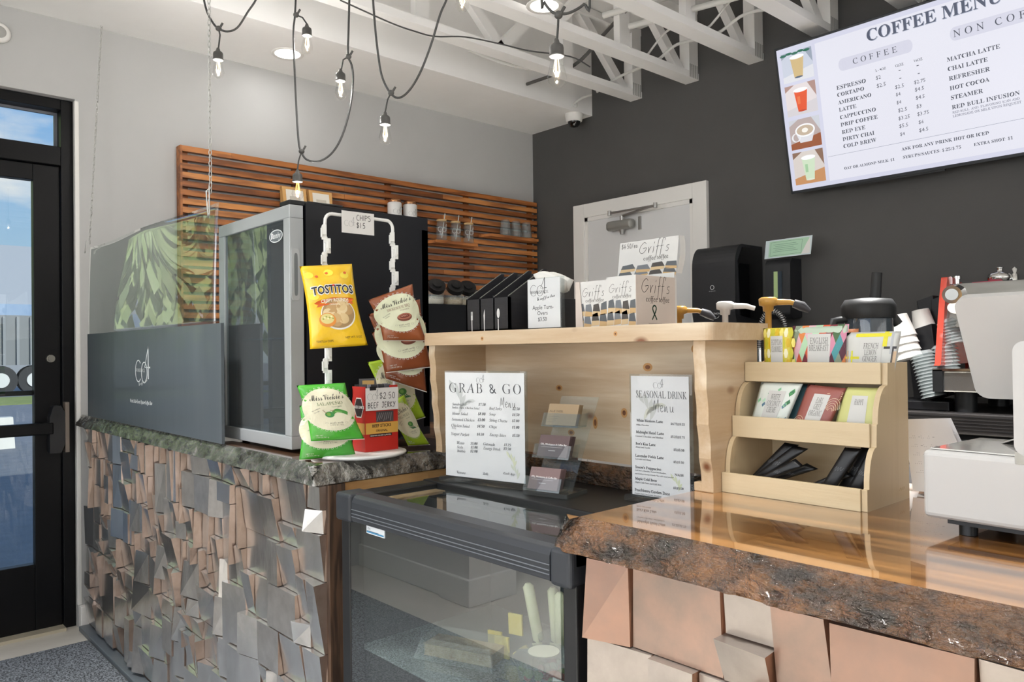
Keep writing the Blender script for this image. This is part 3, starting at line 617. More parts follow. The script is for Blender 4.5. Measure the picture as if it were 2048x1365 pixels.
for k, (x, y, tx, ty, zz, s) in enumerate(((-1.235, 1.19, -.035, .0, .0, 1), (-1.205, 1.215, -.012, .0, .0, .98), (-1.18, 1.20, .0, .0, 0, .98), (-1.145, 1.22, .012, 0, 0, 1), (-1.13, 1.18, .10, -.01, .0, .8))):
    lb = ('leftmost wrapped white cheese stick leaning in the case', 'second wrapped white cheese stick from the left in the case', 'middle wrapped white cheese stick standing upright', 'fourth wrapped cheese stick, just left of the slanting one', 'wrapped white cheese stick slanting far to the right')[k]
    b = MB().tube([(x, y, z+.03), (x+tx*.1, y, z+.035), (x+tx, y+ty, z+.02+.125*s), (x+tx*1.02, y+ty, z+.02+.132*s)], [.006, .0125, .0125, .006], 10)
    t = tag(b.build('cheese_stick', CH), lb, 'cheese stick', 'cheese sticks in the case')
t = thing('snack_cup', 'clear cup holding the cheese sticks upright', 'cup', (-1.18, 1.2, z))
MB().lathe((-1.18, 1.2, z), [(.035, 0), (.05, .055)], 24, CP, cap=False).build('cup', CP, t); MB().lathe((-1.18, 1.2, z), [(0, .0), (.035, .0), (.035, .003)], 24, CP).build('base', CP, t)
for k, (x, y, zz) in enumerate(((-1.335, 1.13, z), (-1.31, 1.17, z+.035), (-1.30, 1.12, z))):
    t = tag(MB().prism([(0, 0), (.035, 0), (.035, .045), (0, .045)], 0, .006, fr((x, y, zz), (1, .3, 0), (-.15, .1, .95))).build('mustard_packet', M('packet_yellow', '#d3b84a', .45, color2='#e0cf7a', nscale=50), bev=.002), ('lowest yellow sauce packet standing in the case', 'yellow sauce packet leaning highest behind the other two', 'yellow sauce packet nearest the cheese sticks')[k], 'sauce packet', 'yellow sauce packets')
t = thing('price_card', 'small white card marked 2 on the case shelf', 'card', (-1.03, 1.06, z)); B(-1.06, -1.00, 1.055, 1.057, z, z+.045).build('card', M('card_white', '#e3e3df', .6), t)
p = Print(fr((-1.06, 1.055, z), (1, 0, 0), (0, 0, 1))); p.text('2', .02, .018, h=.022); p.build('printed_lettering', t)
z = .286
t = thing('vegetable_tray', 'clear tray of green and yellow bites on the lower case shelf', 'food tray', (-1.22, 1.1, z))
MB().prism([(0, 0), (.26, 0), (.26, .16), (0, .16)], 0, .05, fr((-1.36, 1.02, z), (1, .1, 0), (-.1, 1, 0))).build('tray', CP, t, bev=.004)
b = MB(); rnd = random.Random(5)
for k in range(36): b.ball((-1.33+rnd.random()*.2, 1.06+rnd.random()*.12, z+.015+rnd.random()*.012), .013, M('bite_%d' % (k % 2), ('#8c9a4e', '#c3a24c')[k % 2], .7), 6)
b.build('bites', None, t)['kind'] = 'stuff'

# ================================================================ beverage fridge
t = thing('glass_door_fridge', 'black countertop fridge with a silver-framed glass door on the dark slab', 'fridge', (-2.2, 1.2, .965))
SIL = M('fridge_silver', '#abafb1', .4, .35); FB = M('fridge_black', '#0f1117', .42, spec=.45)
FX0, FX1, FZ0, FZ1 = -2.448, -1.955, .974, 1.641
b = MB(); b.box(FX0, FX1, 1.01, 1.423, FZ0+.006, FZ0+.03); b.box(FX0, FX1, 1.01, 1.423, FZ1-.03, FZ1+.008); b.box(FX0, FX0+.025, 1.01, 1.423, FZ0+.03, FZ1-.03); b.box(FX1-.025, FX1, 1.01, 1.423, FZ0+.03, FZ1-.03); b.box(FX0, FX1, 1.40, 1.423, FZ0+.03, FZ1-.03)
b.build('body', FB, t)
B(FX0+.026, FX1-.026, 1.385, 1.399, FZ0+.031, FZ1-.031).build('liner', M('liner_grey', '#9aa3ab', .6), t)
d = MB(); g = .045
d.box(FX0, FX1, .962, 1.003, FZ0, FZ0+.036); d.box(FX0, FX1, .962, 1.003, FZ1-.036, FZ1); d.box(FX0, FX0+g, .962, 1.003, FZ0+.036, FZ1-.036); d.box(FX1-.038, FX1, .962, 1.003, FZ0+.036, FZ1-.036)
dr = d.build('door', SIL, t, bev=.002)
B(FX0+.01, FX1-.01, 1.003, 1.01, FZ0+.01, FZ1-.01).build('gasket', FB, t) if False else None
B(FX0+g-.004, FX1-.034, .968, .974, FZ0+.03, FZ1-.03).build('pane', clearmat('fridge_glass', '#9aabb5', .0, .93, 2.0), dr)
b = MB(); R = fr((FX1, 0, 0), (0, 1, 0), (0, 0, 1)); pts = []
for k in range(24):
    a = 2*PI*k/24; pts.append((.977+.0125*math.copysign(abs(math.cos(a))**.5, math.cos(a)), 1.45+.071*math.copysign(abs(math.sin(a))**.25, math.sin(a))))
b.prism(pts, 0, .004, R); b.build('handle', M('handle_silver', '#b9bcbd', .35, .5), dr)
p = Print(lambda a, b_, d: (FX1+.004+d, a, b_)); p.mb.add([(FX1+.0046, .978+(y-.977)*.42, 1.45+(z_-1.45)*.82) for y, z_ in pts], [tuple(range(24))], ink('#6f7375')); p.build('handle_recess', dr)
b = MB(); b.box(-2.02, -1.96, .965, 1.06, FZ1+.001, FZ1+.014); b.box(-1.99, -1.96, 1.02, 1.13, FZ1+.009, FZ1+.016); b.build('hinge', BK, t, bev=.002)
p = Print(fr((-2.1, .968, 1.545), (1, 0, 0), (0, 0, 1))); p.ell(.05, .02, .042, .018, '#d8dcdd').up().ell(.05, .02, .039, .0155, '#5e6468').up().text('Danby', .018, .0135, w=.063, st='bi', c='#eef0f0'); p.build('printed_lettering', dr)
for x in (FX0+.04, FX1-.04):
    for y in (1.03, 1.38): MB().cyl((x, y, .966), (x, y, FZ0+.008), .012, n=12).build('foot', BK, t)
for zz in (1.28,): 
    b = MB(); [b.cyl((FX0+.03+i*.027, 1.03, zz), (FX0+.03+i*.027, 1.38, zz), .0015, n=5) for i in range(17)]; b.cyl((FX0+.027, 1.03, zz), (FX1-.027, 1.03, zz), .002, n=5); b.build('wire_shelf', M('wire_white', '#b9c0c4', .4), t)
for k, (x, y, c, lb) in enumerate(((-2.02, 1.08, '#3f9c96', 'teal and red drink can at the lower right inside the fridge'), (-2.02, 1.16, '#b8483c', 'red drink can behind the teal one inside the fridge'))):
    q = thing('drink_can', lb, 'drink can', (x, y, 1.005), 'drink cans in the fridge'); MB().lathe((x, y, 1.005), [(.024, 0), (.028, .006), (.028, .135), (.022, .147), (0, .148)], 24).build('can', M('can_'+c[1:], c, .35, .4), q)
    p = Print(lambda a, b_, d: (x+math.sin(a/.028)*(.0285+d), y-math.cos(a/.028)*(.0285+d), 1.005+b_)); p.rect(-.03, .05, .03, .1, '#c9d0d2', 12, 1).up().rect(-.02, .058, .02, .066, '#b8433a', 6, 1); p.build('printed_band', q)
# sneeze guard hanging by chains + dark printed board on the counter's front edge
t = thing('acrylic_guard', 'tall clear acrylic guard hanging by chains over the counter', 'guard', (-3.05, .905, 1.31))
AC = clearmat('acrylic_sheet', '#f3f7f6', .0, .985, 2.6)
def gy(u, v): return .905+.010*math.sin(PI*u)*v+.012*math.sin(2.3*PI*u+.8)*v*v
MB().grid(lambda u, v: (-3.775+1.445*u, gy(u, v), 1.315+(.395-.015*u)*v), 60, 16, None, True).build('sheet', AC, t, solid=.004)
t2 = thing('counter_board', 'dark slate-blue board with the white cafe mark standing along the counter edge', 'board', (-3.05, .9, .966))
B(-3.785, -2.285, .903, .912, .968, 1.328).build('panel', M('board_slate', '#474e54', .35, color2='#565c60', nscale=5, stretch=(3, 1, .3), contrast=.4, coat=.2), t2)
p = Print(fr((-3.125, .903, 1.09), (1, 0, 0), (0, 0, 1))); WH = '#e9ecec'; p.co4(.055, .085, .095, WH, wd=.07); p.text('WORKSPACE', .02, .082, w=.11, st='s', c=WH); p.text('& coffee bar', .06, .03, w=.10, st='x', c=WH, rot=.2); p.text('Work Hub\u2022Event Space\u2022Coffee Bar', -.05, -.035, w=.26, st='b', c=WH)
p.build('printed_lettering', t2)
ST = M('zinc_chain', '#c4c4c0', .3, .8)
def chain(name, label, p0, p1, sag=0):
    p0, p1 = Vector(p0), Vector(p1); L = (p1-p0).length; n = int(L/.0165); b = MB(); ax = (p1-p0).normalized(); s1 = ax.orthogonal().normalized(); s2 = ax.cross(s1)
    for i in range(n+1):
        c = p0.lerp(p1, i/n); s = (s1+s2*.25).normalized() if i % 2 else (s2-s1*.25).normalized()
        pts = [c+ax*.0105*math.cos(a)+s*.0048*math.sin(a) for a in [2*PI*k/8 for k in range(9)]]; b.tube(pts, .0014, 4, cap=False)
    o = b.build(name, ST); o['kind'] = 'thing'; return tag(o, label, 'chain', 'chains holding the acrylic guard')
chain('hanging_chain', 'bright chain hanging straight down to the hooked corner of the guard', (-2.36, .905, 3.2), (-2.362, .905, 1.735))
chain('hanging_chain', 'pale chain slanting down the grey wall to the guard near the door', (-3.90, .998, 2.757), (-3.775, .912, 1.735))
h = MB().tube([(-2.345, .895, 1.745), (-2.34, .893, 1.66), (-2.35, .893, 1.65), (-2.36, .895, 1.67), (-2.378, .898, 1.735), (-2.362, .905, 1.745)], .0022, 6).build('hook', ST, t)
MB().tube([(-3.77, .90, 1.74), (-3.765, .893, 1.69), (-3.775, .893, 1.685), (-3.78, .9, 1.74)], .0022, 6).build('hook', ST, t)
TVT= [('COFFEE MENU', 0.451, 0.6269, 0.5387, 'b'), ('COFFEE', 0.3779, 0.5445, 0.1965, 's'), ('NON COFFEE', 0.8032, 0.5385, 0.3808, 's'), ('2 - 4OZ', 0.4723, 0.4845, 0.0478, 's'), ('12OZ', 0.5598, 0.4813, 0.0363, 's'), ('16OZ', 0.6393, 0.4817, 0.0357, 's'), ('ESPRESSO', 0.2899, 0.449, 0.1369, 'b'), ('CORTADO', 0.2892, 0.4166, 0.1265, 'b'), ('AMERICANO', 0.2895, 0.3812, 0.1547, 'b'), ('LATTE', 0.2901, 0.3473, 0.082, 'b'), ('CAPPUCCINO', 0.2906, 0.3121, 0.1674, 'b'), ('DRIP COFFEE', 0.2904, 0.2775, 0.1723, 'b'), ('RED EYE', 0.2924, 0.2427, 0.1099, 'b'), ('DIRTY CHAI', 0.2922, 0.2088, 0.1482, 'b'), ('COLD BREW', 0.2921, 0.1756, 0.154, 'b'), ('$2', 0.4723, 0.4496, 0.0223, 'n'), ('$2.5', 0.4719, 0.413, 0.0408, 'n'), ('$2.5', 0.5507, 0.3879, 0.0382, 'n'), ('$4', 0.5509, 0.3559, 0.0198, 'n'), ('$4', 0.5507, 0.3203, 0.0199, 'n'), ('$2.5', 0.5538, 0.284, 0.0383, 'n'), ('$3.25', 0.5517, 0.2492, 0.0489, 'n'), ('$5.5', 0.5517, 0.2145, 0.0385, 'n'), ('$4', 0.5523, 0.1793, 0.0199, 'n'), ('-', 0.5725, 0.4558, 0.0085, 'n'), ('-', 0.5724, 0.4209, 0.0085, 'n'), ('-', 0.6484, 0.4553, 0.0089, 'n'), ('-', 0.6498, 0.4219, 0.0083, 'n'), ('$2.75', 0.6313, 0.3885, 0.0471, 'n'), ('$4.5', 0.6316, 0.3561, 0.0382, 'n'), ('$4.5', 0.6322, 0.321, 0.0376, 'n'), ('$3', 0.6318, 0.2833, 0.0211, 'n'), ('$3.75', 0.6319, 0.2496, 0.0486, 'n'), ('$6', 0.6344, 0.2141, 0.0211, 'n'), ('$4.5', 0.6336, 0.1785, 0.0379, 'n'), ('MATCHA LATTE', 0.7698, 0.4464, 0.1996, 'b'), ('CHAI LATTE', 0.7699, 0.4072, 0.152, 'b'), ('REFRESHER', 0.7712, 0.367, 0.156, 'b'), ('HOT COCOA', 0.7713, 0.3263, 0.1506, 'b'), ('STEAMER', 0.7721, 0.2862, 0.1233, 'b'), ('RED BULL INFUSION', 0.7728, 0.246, 0.2524, 'b'), ('RED BULL  AND  FLAVORING (CAN ADD', 0.7731, 0.2278, 0.2508, 's'), ('LEMONADE OR MILK UPON REQUEST', 0.7729, 0.212, 0.2554, 's'), ('ASK FOR ANY DRINK HOT OR ICED', 0.5515, 0.1123, 0.3526, 'b'), ('EXTRA SHOT: $1', 0.8438, 0.0748, 0.1446, 'b'), ('SYRUPS/SAUCES: $.25/$.75', 0.5548, 0.0755, 0.2392, 'b'), ('OAT OR ALMOND MILK: $1', 0.2847, 0.0749, 0.2326, 'b')]
M1T= [('GRAB & GO', 0.0205, 0.2185, 0.2188, 's'), ('Sandwich', 0.03, 0.1864, 0.0383, 'i'), ('$7.50', 0.1131, 0.1885, 0.0219, 'bi'), ('Turkey, Ham, Chicken Salad', 0.0283, 0.179, 0.0876, 'i'), ('House Salad', 0.029, 0.1634, 0.0501, 'i'), ('$8.00', 0.1107, 0.1655, 0.0234, 'bi'), ('Seasoned Chicken', 0.0279, 0.1489, 0.0719, 'i'), ('$3.00', 0.1096, 0.1512, 0.0231, 'bi'), ('Chicken Salad', 0.0261, 0.1335, 0.0586, 'i'), ('$4.50', 0.1078, 0.1355, 0.0229, 'bi'), ('4 Oz', 0.0276, 0.1281, 0.0133, 'i'), ('Yogurt Parfait', 0.0251, 0.1128, 0.058, 'i'), ('$4.50', 0.1064, 0.1162, 0.0223, 'bi'), ('Beef Jerky', 0.1456, 0.1801, 0.0379, 'i'), ('$2.50', 0.2146, 0.1816, 0.0208, 'bi'), ('Soup', 0.1456, 0.1663, 0.0186, 'i'), ('$4.50', 0.2133, 0.1678, 0.0211, 'bi'), ('String Cheese', 0.1454, 0.1515, 0.0538, 'i'), ('$2.00', 0.2125, 0.1535, 0.0214, 'bi'), ('Chips', 0.1452, 0.136, 0.0223, 'i'), ('$1.00', 0.2126, 0.1385, 0.0211, 'bi'), ('Energy Bites', 0.1454, 0.1172, 0.0488, 'i'), ('$5.50', 0.2126, 0.1193, 0.0211, 'bi'), ('Water', 0.0433, 0.0912, 0.0244, 'i'), ('$1.00', 0.0864, 0.0929, 0.0223, 'bi'), ('Soda', 0.0438, 0.0813, 0.0189, 'i'), ('$1.00', 0.0868, 0.0837, 0.022, 'bi'), ('Bubble', 0.0437, 0.0716, 0.0268, 'i'), ('$2.00', 0.0855, 0.0739, 0.0229, 'bi'), ('Gatorade', 0.1263, 0.0938, 0.0355, 'i'), ('$1.25', 0.1883, 0.0961, 0.0201, 'bi'), ('Energy Drink', 0.1261, 0.0836, 0.0519, 'i'), ('$3.50', 0.1865, 0.0865, 0.022, 'bi'), ('Venmo', 0.0422, 0.019, 0.0274, 'bi'), ('Zelle', 0.1237, 0.0224, 0.0174, 'bi'), ('Cash App', 0.1861, 0.0287, 0.0333, 'bi')]
M2T= [('SEASONAL DRINK', 0.0169, 0.2184, 0.1206, 's'), ('White Blossom Latte', 0.0168, 0.1672, 0.0647, 'b'), ('White Chocolate', 0.0167, 0.1589, 0.0307, 'i'), ('$4.75|$5.25', 0.0996, 0.1648, 0.0325, 'b'), ('Midnight Hazel Latte', 0.0153, 0.1426, 0.0684, 'b'), ('Caramel, Chocolate, and Hazelnut', 0.0144, 0.1349, 0.0673, 'i'), ('$5.25|$5.75', 0.0991, 0.1384, 0.0325, 'b'), ("Bee's Kiss Latte", 0.0141, 0.1181, 0.049, 'b'), ('Honey and Vanilla', 0.014, 0.1117, 0.0356, 'i'), ('$5|$5.50', 0.1052, 0.1122, 0.0247, 'b'), ('Lavender Fields Latte', 0.0129, 0.0926, 0.0692, 'b'), ('Lavender and Honey', 0.0128, 0.0864, 0.039, 'i'), ('$5|$5.50', 0.1047, 0.0873, 0.024, 'b'), ("Smore's Frappucino", 0.0125, 0.0683, 0.063, 'b'), ('Cold Brew, Chocolate, Toasted Marshmallow,', 0.0116, 0.0623, 0.0761, 'i'), ('and Graham Cracker Crumbs *has milk based powder*', 0.0116, 0.0555, 0.0933, 'i'), ('N/A|$6', 0.1072, 0.0613, 0.0201, 'b'), ('Maple Cold Brew', 0.0117, 0.044, 0.0531, 'b'), ('Maple Cold Foam and Cold Brew', 0.0112, 0.0372, 0.0644, 'i'), ('$5|$5.50', 0.1035, 0.0342, 0.0233, 'b'), ('Peachberry Garden Daze', 0.0102, 0.0197, 0.0852, 'b'), ('Passion Fruit Concentrate, Strawberry', 0.0097, 0.0135, 0.0656, 'i'), ('w/choice of water', 0.0096, 0.0092, 0.0379, 'i')]
CA= [(-3.107, 1.165, 2.694), (-3.098, 1.177, 2.614), (-3.082, 1.195, 2.564), (-3.067, 1.213, 2.539), (-3.043, 1.239, 2.527), (-3.016, 1.269, 2.542), (-2.988, 1.299, 2.602), (-2.96, 1.329, 2.671)]
CB= [(-2.948, 1.49, 2.736), (-2.944, 1.482, 2.629), (-2.94, 1.473, 2.563), (-2.932, 1.47, 2.457), (-2.921, 1.471, 2.269), (-2.908, 1.474, 2.103), (-2.892, 1.478, 2.05), (-2.867, 1.492, 2.016), (-2.825, 1.525, 2.009), (-2.782, 1.558, 2.041), (-2.746, 1.583, 2.108), (-2.715, 1.601, 2.215), (-2.697, 1.605, 2.322), (-2.692, 1.596, 2.378), (-2.693, 1.581, 2.415), (-2.682, 1.578, 2.51), (-2.668, 1.576, 2.664)]
CC= [(-2.479, 1.563, 2.592), (-2.475, 1.569, 2.461), (-2.47, 1.576, 2.367), (-2.462, 1.587, 2.274), (-2.444, 1.607, 2.213), (-2.423, 1.631, 2.187), (-2.397, 1.659, 2.207), (-2.367, 1.691, 2.272), (-2.338, 1.722, 2.374), (-2.311, 1.75, 2.496), (-2.288, 1.774, 2.589)]
CD= [(-1.487, 1.471, 2.214), (-1.483, 1.476, 2.182), (-1.469, 1.492, 2.154), (-1.455, 1.508, 2.148), (-1.435, 1.53, 2.152), (-1.411, 1.557, 2.174), (-1.399, 1.569, 2.205)]
CE= [(-2.915, 1.675, 2.738), (-2.836, 1.875, 2.671), (-2.825, 1.999, 2.662), (-2.826, 2.11, 2.669), (-2.792, 2.258, 2.695), (-2.739, 2.428, 2.69), (-2.698, 2.586, 2.684), (-2.62, 2.784, 2.683), (-2.604, 2.913, 2.657)]
DA= [(-3.067, 1.213, 2.539), (-3.063, 1.217, 2.513), (-3.068, 1.212, 2.457)]
DB1= [(-2.94, 1.485, 2.629), (-2.923, 1.505, 2.618), (-2.909, 1.52, 2.587)]
DB2= [(-2.888, 1.477, 2.053), (-2.897, 1.468, 2.014), (-2.9, 1.464, 1.974)]
DB3= [(-2.693, 1.583, 2.409), (-2.707, 1.567, 2.396), (-2.713, 1.561, 2.356)]
DC= [(-2.439, 1.613, 2.206), (-2.448, 1.603, 2.18), (-2.455, 1.596, 2.131)]
DD= [(-1.457, 1.505, 2.145), (-1.459, 1.504, 2.111), (-1.461, 1.502, 2.077)]
# ================================================================ pine riser bridging the counters
PINE = wood('pine_board', '#dacab0', '#bfa382', '#7a4a2a', axis=0, rough=.45, scale=1.3, bands=5)
PINEZ = wood('pine_board_side', '#d9c8af', '#bda07c', '#7a4a2a', axis=1, rough=.45, scale=1.3, bands=5)
t = thing('pine_riser', 'open knotty pine riser shelf with scalloped side boards bridging the counters', 'shelf', (-1.24, 1.3, .965))
b = MB(); pts = []
def arc(cx, cy, r, a0, a1, n=6): return [(cx+r*math.cos(a0+(a1-a0)*i/n), cy+r*math.sin(a0+(a1-a0)*i/n)) for i in range(n+1)]
x0, x1, y0, y1 = -1.702, -.800, 1.207, 1.42
pts = arc(x0+.035, y0+.035, .035, PI, 1.5*PI)+arc(x1-.02, y0+.02, .02, -PI/2, 0)+[(x1, y1), (x0, y1)]
b.prism(pts, 0, .033, fr((0, 0, 1.2515), (1, 0, 0), (0, 1, 0))); b.build('top_board', PINE, t, bev=.009, seg=4)
def prof(z):
    k = (z-.966)/.286; return 1.222+.022*max(0, 1-k)**1.5+.003*abs(math.sin(k*PI*4.4))
for xa in (-1.682, -.846):
    pp = [(prof(.966+.286*i/40), .966+.286*i/40) for i in range(41)]+[(1.405, 1.252), (1.405, .966)]
    sb = MB().prism(pp, 0, .026, fr((xa, 0, 0), (0, 1, 0), (0, 0, 1))).build('side_board', PINEZ, t, bev=.002)
B(-.864, -.846, 1.245, 1.262, .966, .983).build('foot_block', PINEZ, t, bev=.002)
B(-1.656, -.846, 1.400, 1.414, .969, 1.252).build('back_board', PINE, t)
B(-.818, -.792, 1.449, 1.475, .966, 1.250).build('rear_stile', PINEZ, t, bev=.002)
KN = M('pine_knot', '#5b3420', .6, color2='#8a5a37', nscale=90)
# knots that show on the boards
p = Print(fr((0, 1.400, 0), (1, 0, 0), (0, 0, 1)), .0003)
for x, z, rx, rz in ((-1.37, 1.14, .006, .004), (-1.09, 1.195, .007, .005), (-1.25, 1.06, .004, .008), (-1.16, 1.088, .005, .006), (-1.62, 1.16, .012, .004), (-.95, 1.235, .012, .007), (-1.33, 1.03, .006, .004), (-1.03, 1.0, .005, .003)): p.ell(x, z, rx*1.9, rz*1.9, M('knot_halo', '#c08f58', .5)).up().ell(x, z, rx, rz, KN); p.l -= p.st
p.build('knots', t)
p = Print(fr((0, y0, 0), (1, 0, 0), (0, 0, 1)), .0003)
for x, z in ((-1.44, 1.266), (-1.02, 1.268)): p.ell(x, z, .005, .005, M('knot_halo', '#c08f58', .5)).up().ell(x, z, .002, .002, KN); p.l -= p.st
p.build('knots', t)

# ---------------------------------------------------------------- bamboo tea organiser
BAM = wood('bamboo', '#cfbc99', '#b9a07a', axis=0, rough=.38, scale=2, knots=False, bands=3); BAMS = wood('bamboo_side', '#cab592', '#b49a75', axis=2, rough=.38, scale=2, knots=False, bands=3)
bo = thing('tea_organizer', 'three-tier bamboo organiser with tea sachets standing on the honey slab', 'organizer', (-.69, 1.36, .966))
bx0, bx1 = -.8185, -.55; Z = .966
def side_outline():
    o = [(1.448, Z), (1.2755, Z), (1.2755, Z+.036)]
    o += [(1.2755+.008+(1.312-1.283)*(1-math.cos(a)), Z+.036+.066*math.sin(a)) for a in [PI/2*i/8 for i in range(9)]]
    o += [(1.314, Z+.102), (1.316, Z+.140)]
    o += [(1.320+(1.362-1.320)*(1-math.cos(a)), Z+.140+.064*math.sin(a)) for a in [PI/2*i/8 for i in range(9)]]
    return o+[(1.364, Z+.242), (1.448, Z+.242)]
so = side_outline()
for xa in (bx0, bx1-.009): MB().prism(so, 0, .009, fr((xa, 0, 0), (0, 1, 0), (0, 0, 1))).build('side', BAMS, bo, bev=.001)
for k, (y, za, zb) in enumerate(((1.2745, Z, Z+.037), (1.313, Z+.101, Z+.141), (1.361, Z+.205, Z+.2425))):
    B(bx0-.0005, bx1-(.0095 if k == 0 else .0095), y-.004, y+.004, za, zb).build('front_rail', BAM, bo, bev=.001)
    B(bx0+.009, bx1-.009, y+.004, 1.440, za+.002, za+.007).build('tier_floor', BAM, bo)
B(bx0+.009, bx1-.009, 1.440, 1.447, Z, Z+.24).build('back', BAM, bo)
p = Print(fr((bx1, 1.405, Z+.018), (0, 1, 0), (0, 0, 1)), .0002); p.stroke([(0, 0), (.004, .005), (.007, 0), (.011, .005), (.014, 0), (.019, .005), (.022, .001)], .0008, '#a07d4c'); p.build('printed_lettering', bo)
# sachets
def sachet(label, q, base, panel, words, deco, bulge=.006, y=None, tilt=.0, name='tea_sachet', group='tea sachets in the organiser', cat='tea sachet', px=(.3, .72), pt=.84, wc='#5a5a58', star=True):
    """q: bl, br, tr, tl corners (x,z) standing in the plane y, leaning back by tilt"""
    z0 = min(c[1] for c in q)
    def S(u, v):
        a = (q[0][0]*(1-u)+q[1][0]*u, q[0][1]*(1-u)+q[1][1]*u); c = (q[3][0]*(1-u)+q[2][0]*u, q[3][1]*(1-u)+q[2][1]*u)
        return a[0]*(1-v)+c[0]*v, a[1]*(1-v)+c[1]*v
    def F(u, v, d=0., s=-1):
        x, z = S(u, v); bl = bulge*max(0, (1-(2*u-1)**4))*max(0, 1-(2*v-1)**6)
        return Vector((x, y+tilt*(z-z0)+s*(bl+d), z))
    t = thing(name, label, cat, (sum(c[0] for c in q)/4, y, z0), group)
    bm = M(base[1:]+'_foil', base, .38, spec=.6)
    MB().grid(lambda u, v: F(u, v), 12, 12, bm).grid(lambda u, v: F(u, v, 0, 1), 12, 12, bm).build('pouch', bm, t, weld=True)
    p = Print(lambda a, b_, d: F(a, b_, d+.0002), .0002, .0002); deco(p); p.up()
    if panel: p.rect(px[0], 0, px[1], pt, '#d3d3d0', 8, 10)
    p.up(); k = len(words)
    for i, wd in enumerate(words): p.text(wd, (px[0]+px[1])/2, .66-.13*i, w=min(.085*len(wd)*.55, (px[1]-px[0])*.85), h=.16, st='s', c=wc, align='c', res=1)
    if star: p.poly([((px[0]+px[1])/2+.045*a, .07+.05*b_) for a, b_ in ((-1, .5), (0, .15), (1, .5), (.6, 0), (1, -.5), (0, -.15), (-1, -.5), (-.6, 0))], '#2d2f33')
    p.build('printed_design', t); return t
def hexes(p):
    for i in range(7):
        for j in range(5): p.ell(.07+.15*i+(.07 if j % 2 else 0), .1+.2*j, .07, .1, ('#f0e27a', '#d9b52a', '#c9c33a', '#f6f0c8')[(i*3+j*2) % 4], 6)
def diamonds(p):
    cs = ('#7a2f3a', '#4f9aa0', '#e08a4e', '#cf5a3c', '#d78fa8', '#8c9a84', '#b7dcb8', '#4e6e46', '#5a2a3a', '#e3b6c2')
    for i in range(9):
        for j in range(7):
            x, y_ = (i+(.5 if j % 2 else 0))/8, j/6.; r = .0625; c = cs[(i*7+j*3) % 10]
            p.poly([(min(1, max(0, x+a)), min(1, max(0, y_+b_))) for a, b_ in ((-r, 0), (0, -.165), (r, 0), (0, .165))], c) 
def mond(p):
    for x in (.03, .08, .13): p.rect(x, 0, x+.03, .62, ('#c9a98c', '#c9ccd0', '#e3df2c')[int(x*20) % 3], 1, 6)
    p.rect(.0, .45, .32, .5, '#e2d93a', 4, 1).rect(.03, .2, .3, .25, '#3c3b3f', 4, 1).rect(.2, .9, .85, .97, '#e2d93a', 8, 1).rect(.86, .55, .9, 1, '#b9bcc0', 1, 6).rect(.9, .25, .93, .7, '#3c3b3f', 1, 5).rect(.75, .65, .97, .7, '#3c3b3f', 2, 1).rect(.92, .2, .98, .6, '#d1b697', 1, 4).rect(.72, .05, .95, .16, '#e2d93a', 3, 1).rect(.72, .7, .8, 1, '#e2d93a', 1, 4)
def greens(p):
    rnd = random.Random(4)
    for i in range(22):
        x, y_ = rnd.uniform(.05, .9), rnd.uniform(.04, .9); s = rnd.uniform(.04, .07); c = ('#4e9a5a', '#8cc79a', '#3f7a52', '#5f7f95', '#b9ddc2')[i % 5]
        p.poly([(x, y_), (x+s*1.3, y_+s*1.1), (x+s*1.3-s*.6, y_+s*2.2), (x-s*.6, y_+s*1.1)], c)
def arcs(p):
    for cx, cy in ((.12, .1), (.85, .5)):
        for k in range(5): p.ell_ring(cx, cy, .06+.035*k, .08+.05*k, .012, '#ead9b8', .2, 2.8)
    for k in range(5): p.stroke([(.62, .86-.03*k), (.98, .90-.035*k)], .012, '#ead9b8')
def none(p): pass
sachet('yellow hexagon-patterned tea sachet, first on the top tier', [(-.796, 1.175), (-.738, 1.175), (-.737, 1.275), (-.798, 1.274)], '#d9c738', True, ('EGYPTIAN', 'CHAMOMILE'), hexes, y=1.392)
sachet('red, teal and green diamond-patterned tea sachet on the top tier', [(-.737, 1.175), (-.641, 1.175), (-.630, 1.2775), (-.739, 1.277)], '#b9cbb8', True, ('ENGLISH', 'BREAKFAST'), diamonds, y=1.398)
sachet('orange-edged tea sachet just behind the diamond-patterned one', [(-.70, 1.175), (-.628, 1.175), (-.6205, 1.269), (-.70, 1.269)], '#d98a5a', False, (), none, y=1.415, star=False)
sachet('grey and yellow striped tea sachet, last on the top tier', [(-.638, 1.175), (-.553, 1.175), (-.538, 1.2625), (-.633, 1.262)], '#cfd0cc', True, ('FRENCH', 'LEMON', 'GINGER'), mond, y=1.394)
sachet('green and white triangle-patterned tea sachet leaning on the middle tier', [(-.806, 1.077), (-.735, 1.077), (-.70, 1.169), (-.785, 1.17)], '#dfe6df', True, ('WHITE', 'COCONUT', 'CREME'), greens, y=1.345, tilt=.15)
sachet('dark teal tea sachet tucked behind the green triangle one', [(-.76, 1.077), (-.715, 1.077), (-.688, 1.167), (-.74, 1.167)], '#3f5f66', False, (), none, y=1.368, tilt=.15, star=False)
sachet('dusty red tea sachet with cream arcs leaning on the middle tier', [(-.72, 1.077), (-.652, 1.077), (-.618, 1.163), (-.690, 1.168)], '#9c5a52', True, ('EARL', 'GREY', 'ORGANIC'), arcs, y=1.344, tilt=.15)
sachet('pale lime tea sachet leaning at the right of the middle tier', [(-.642, 1.077), (-.562, 1.077), (-.5605, 1.165), (-.622, 1.165)], '#cfd089', True, ('HAPPY',), none, y=1.347, tilt=.15)
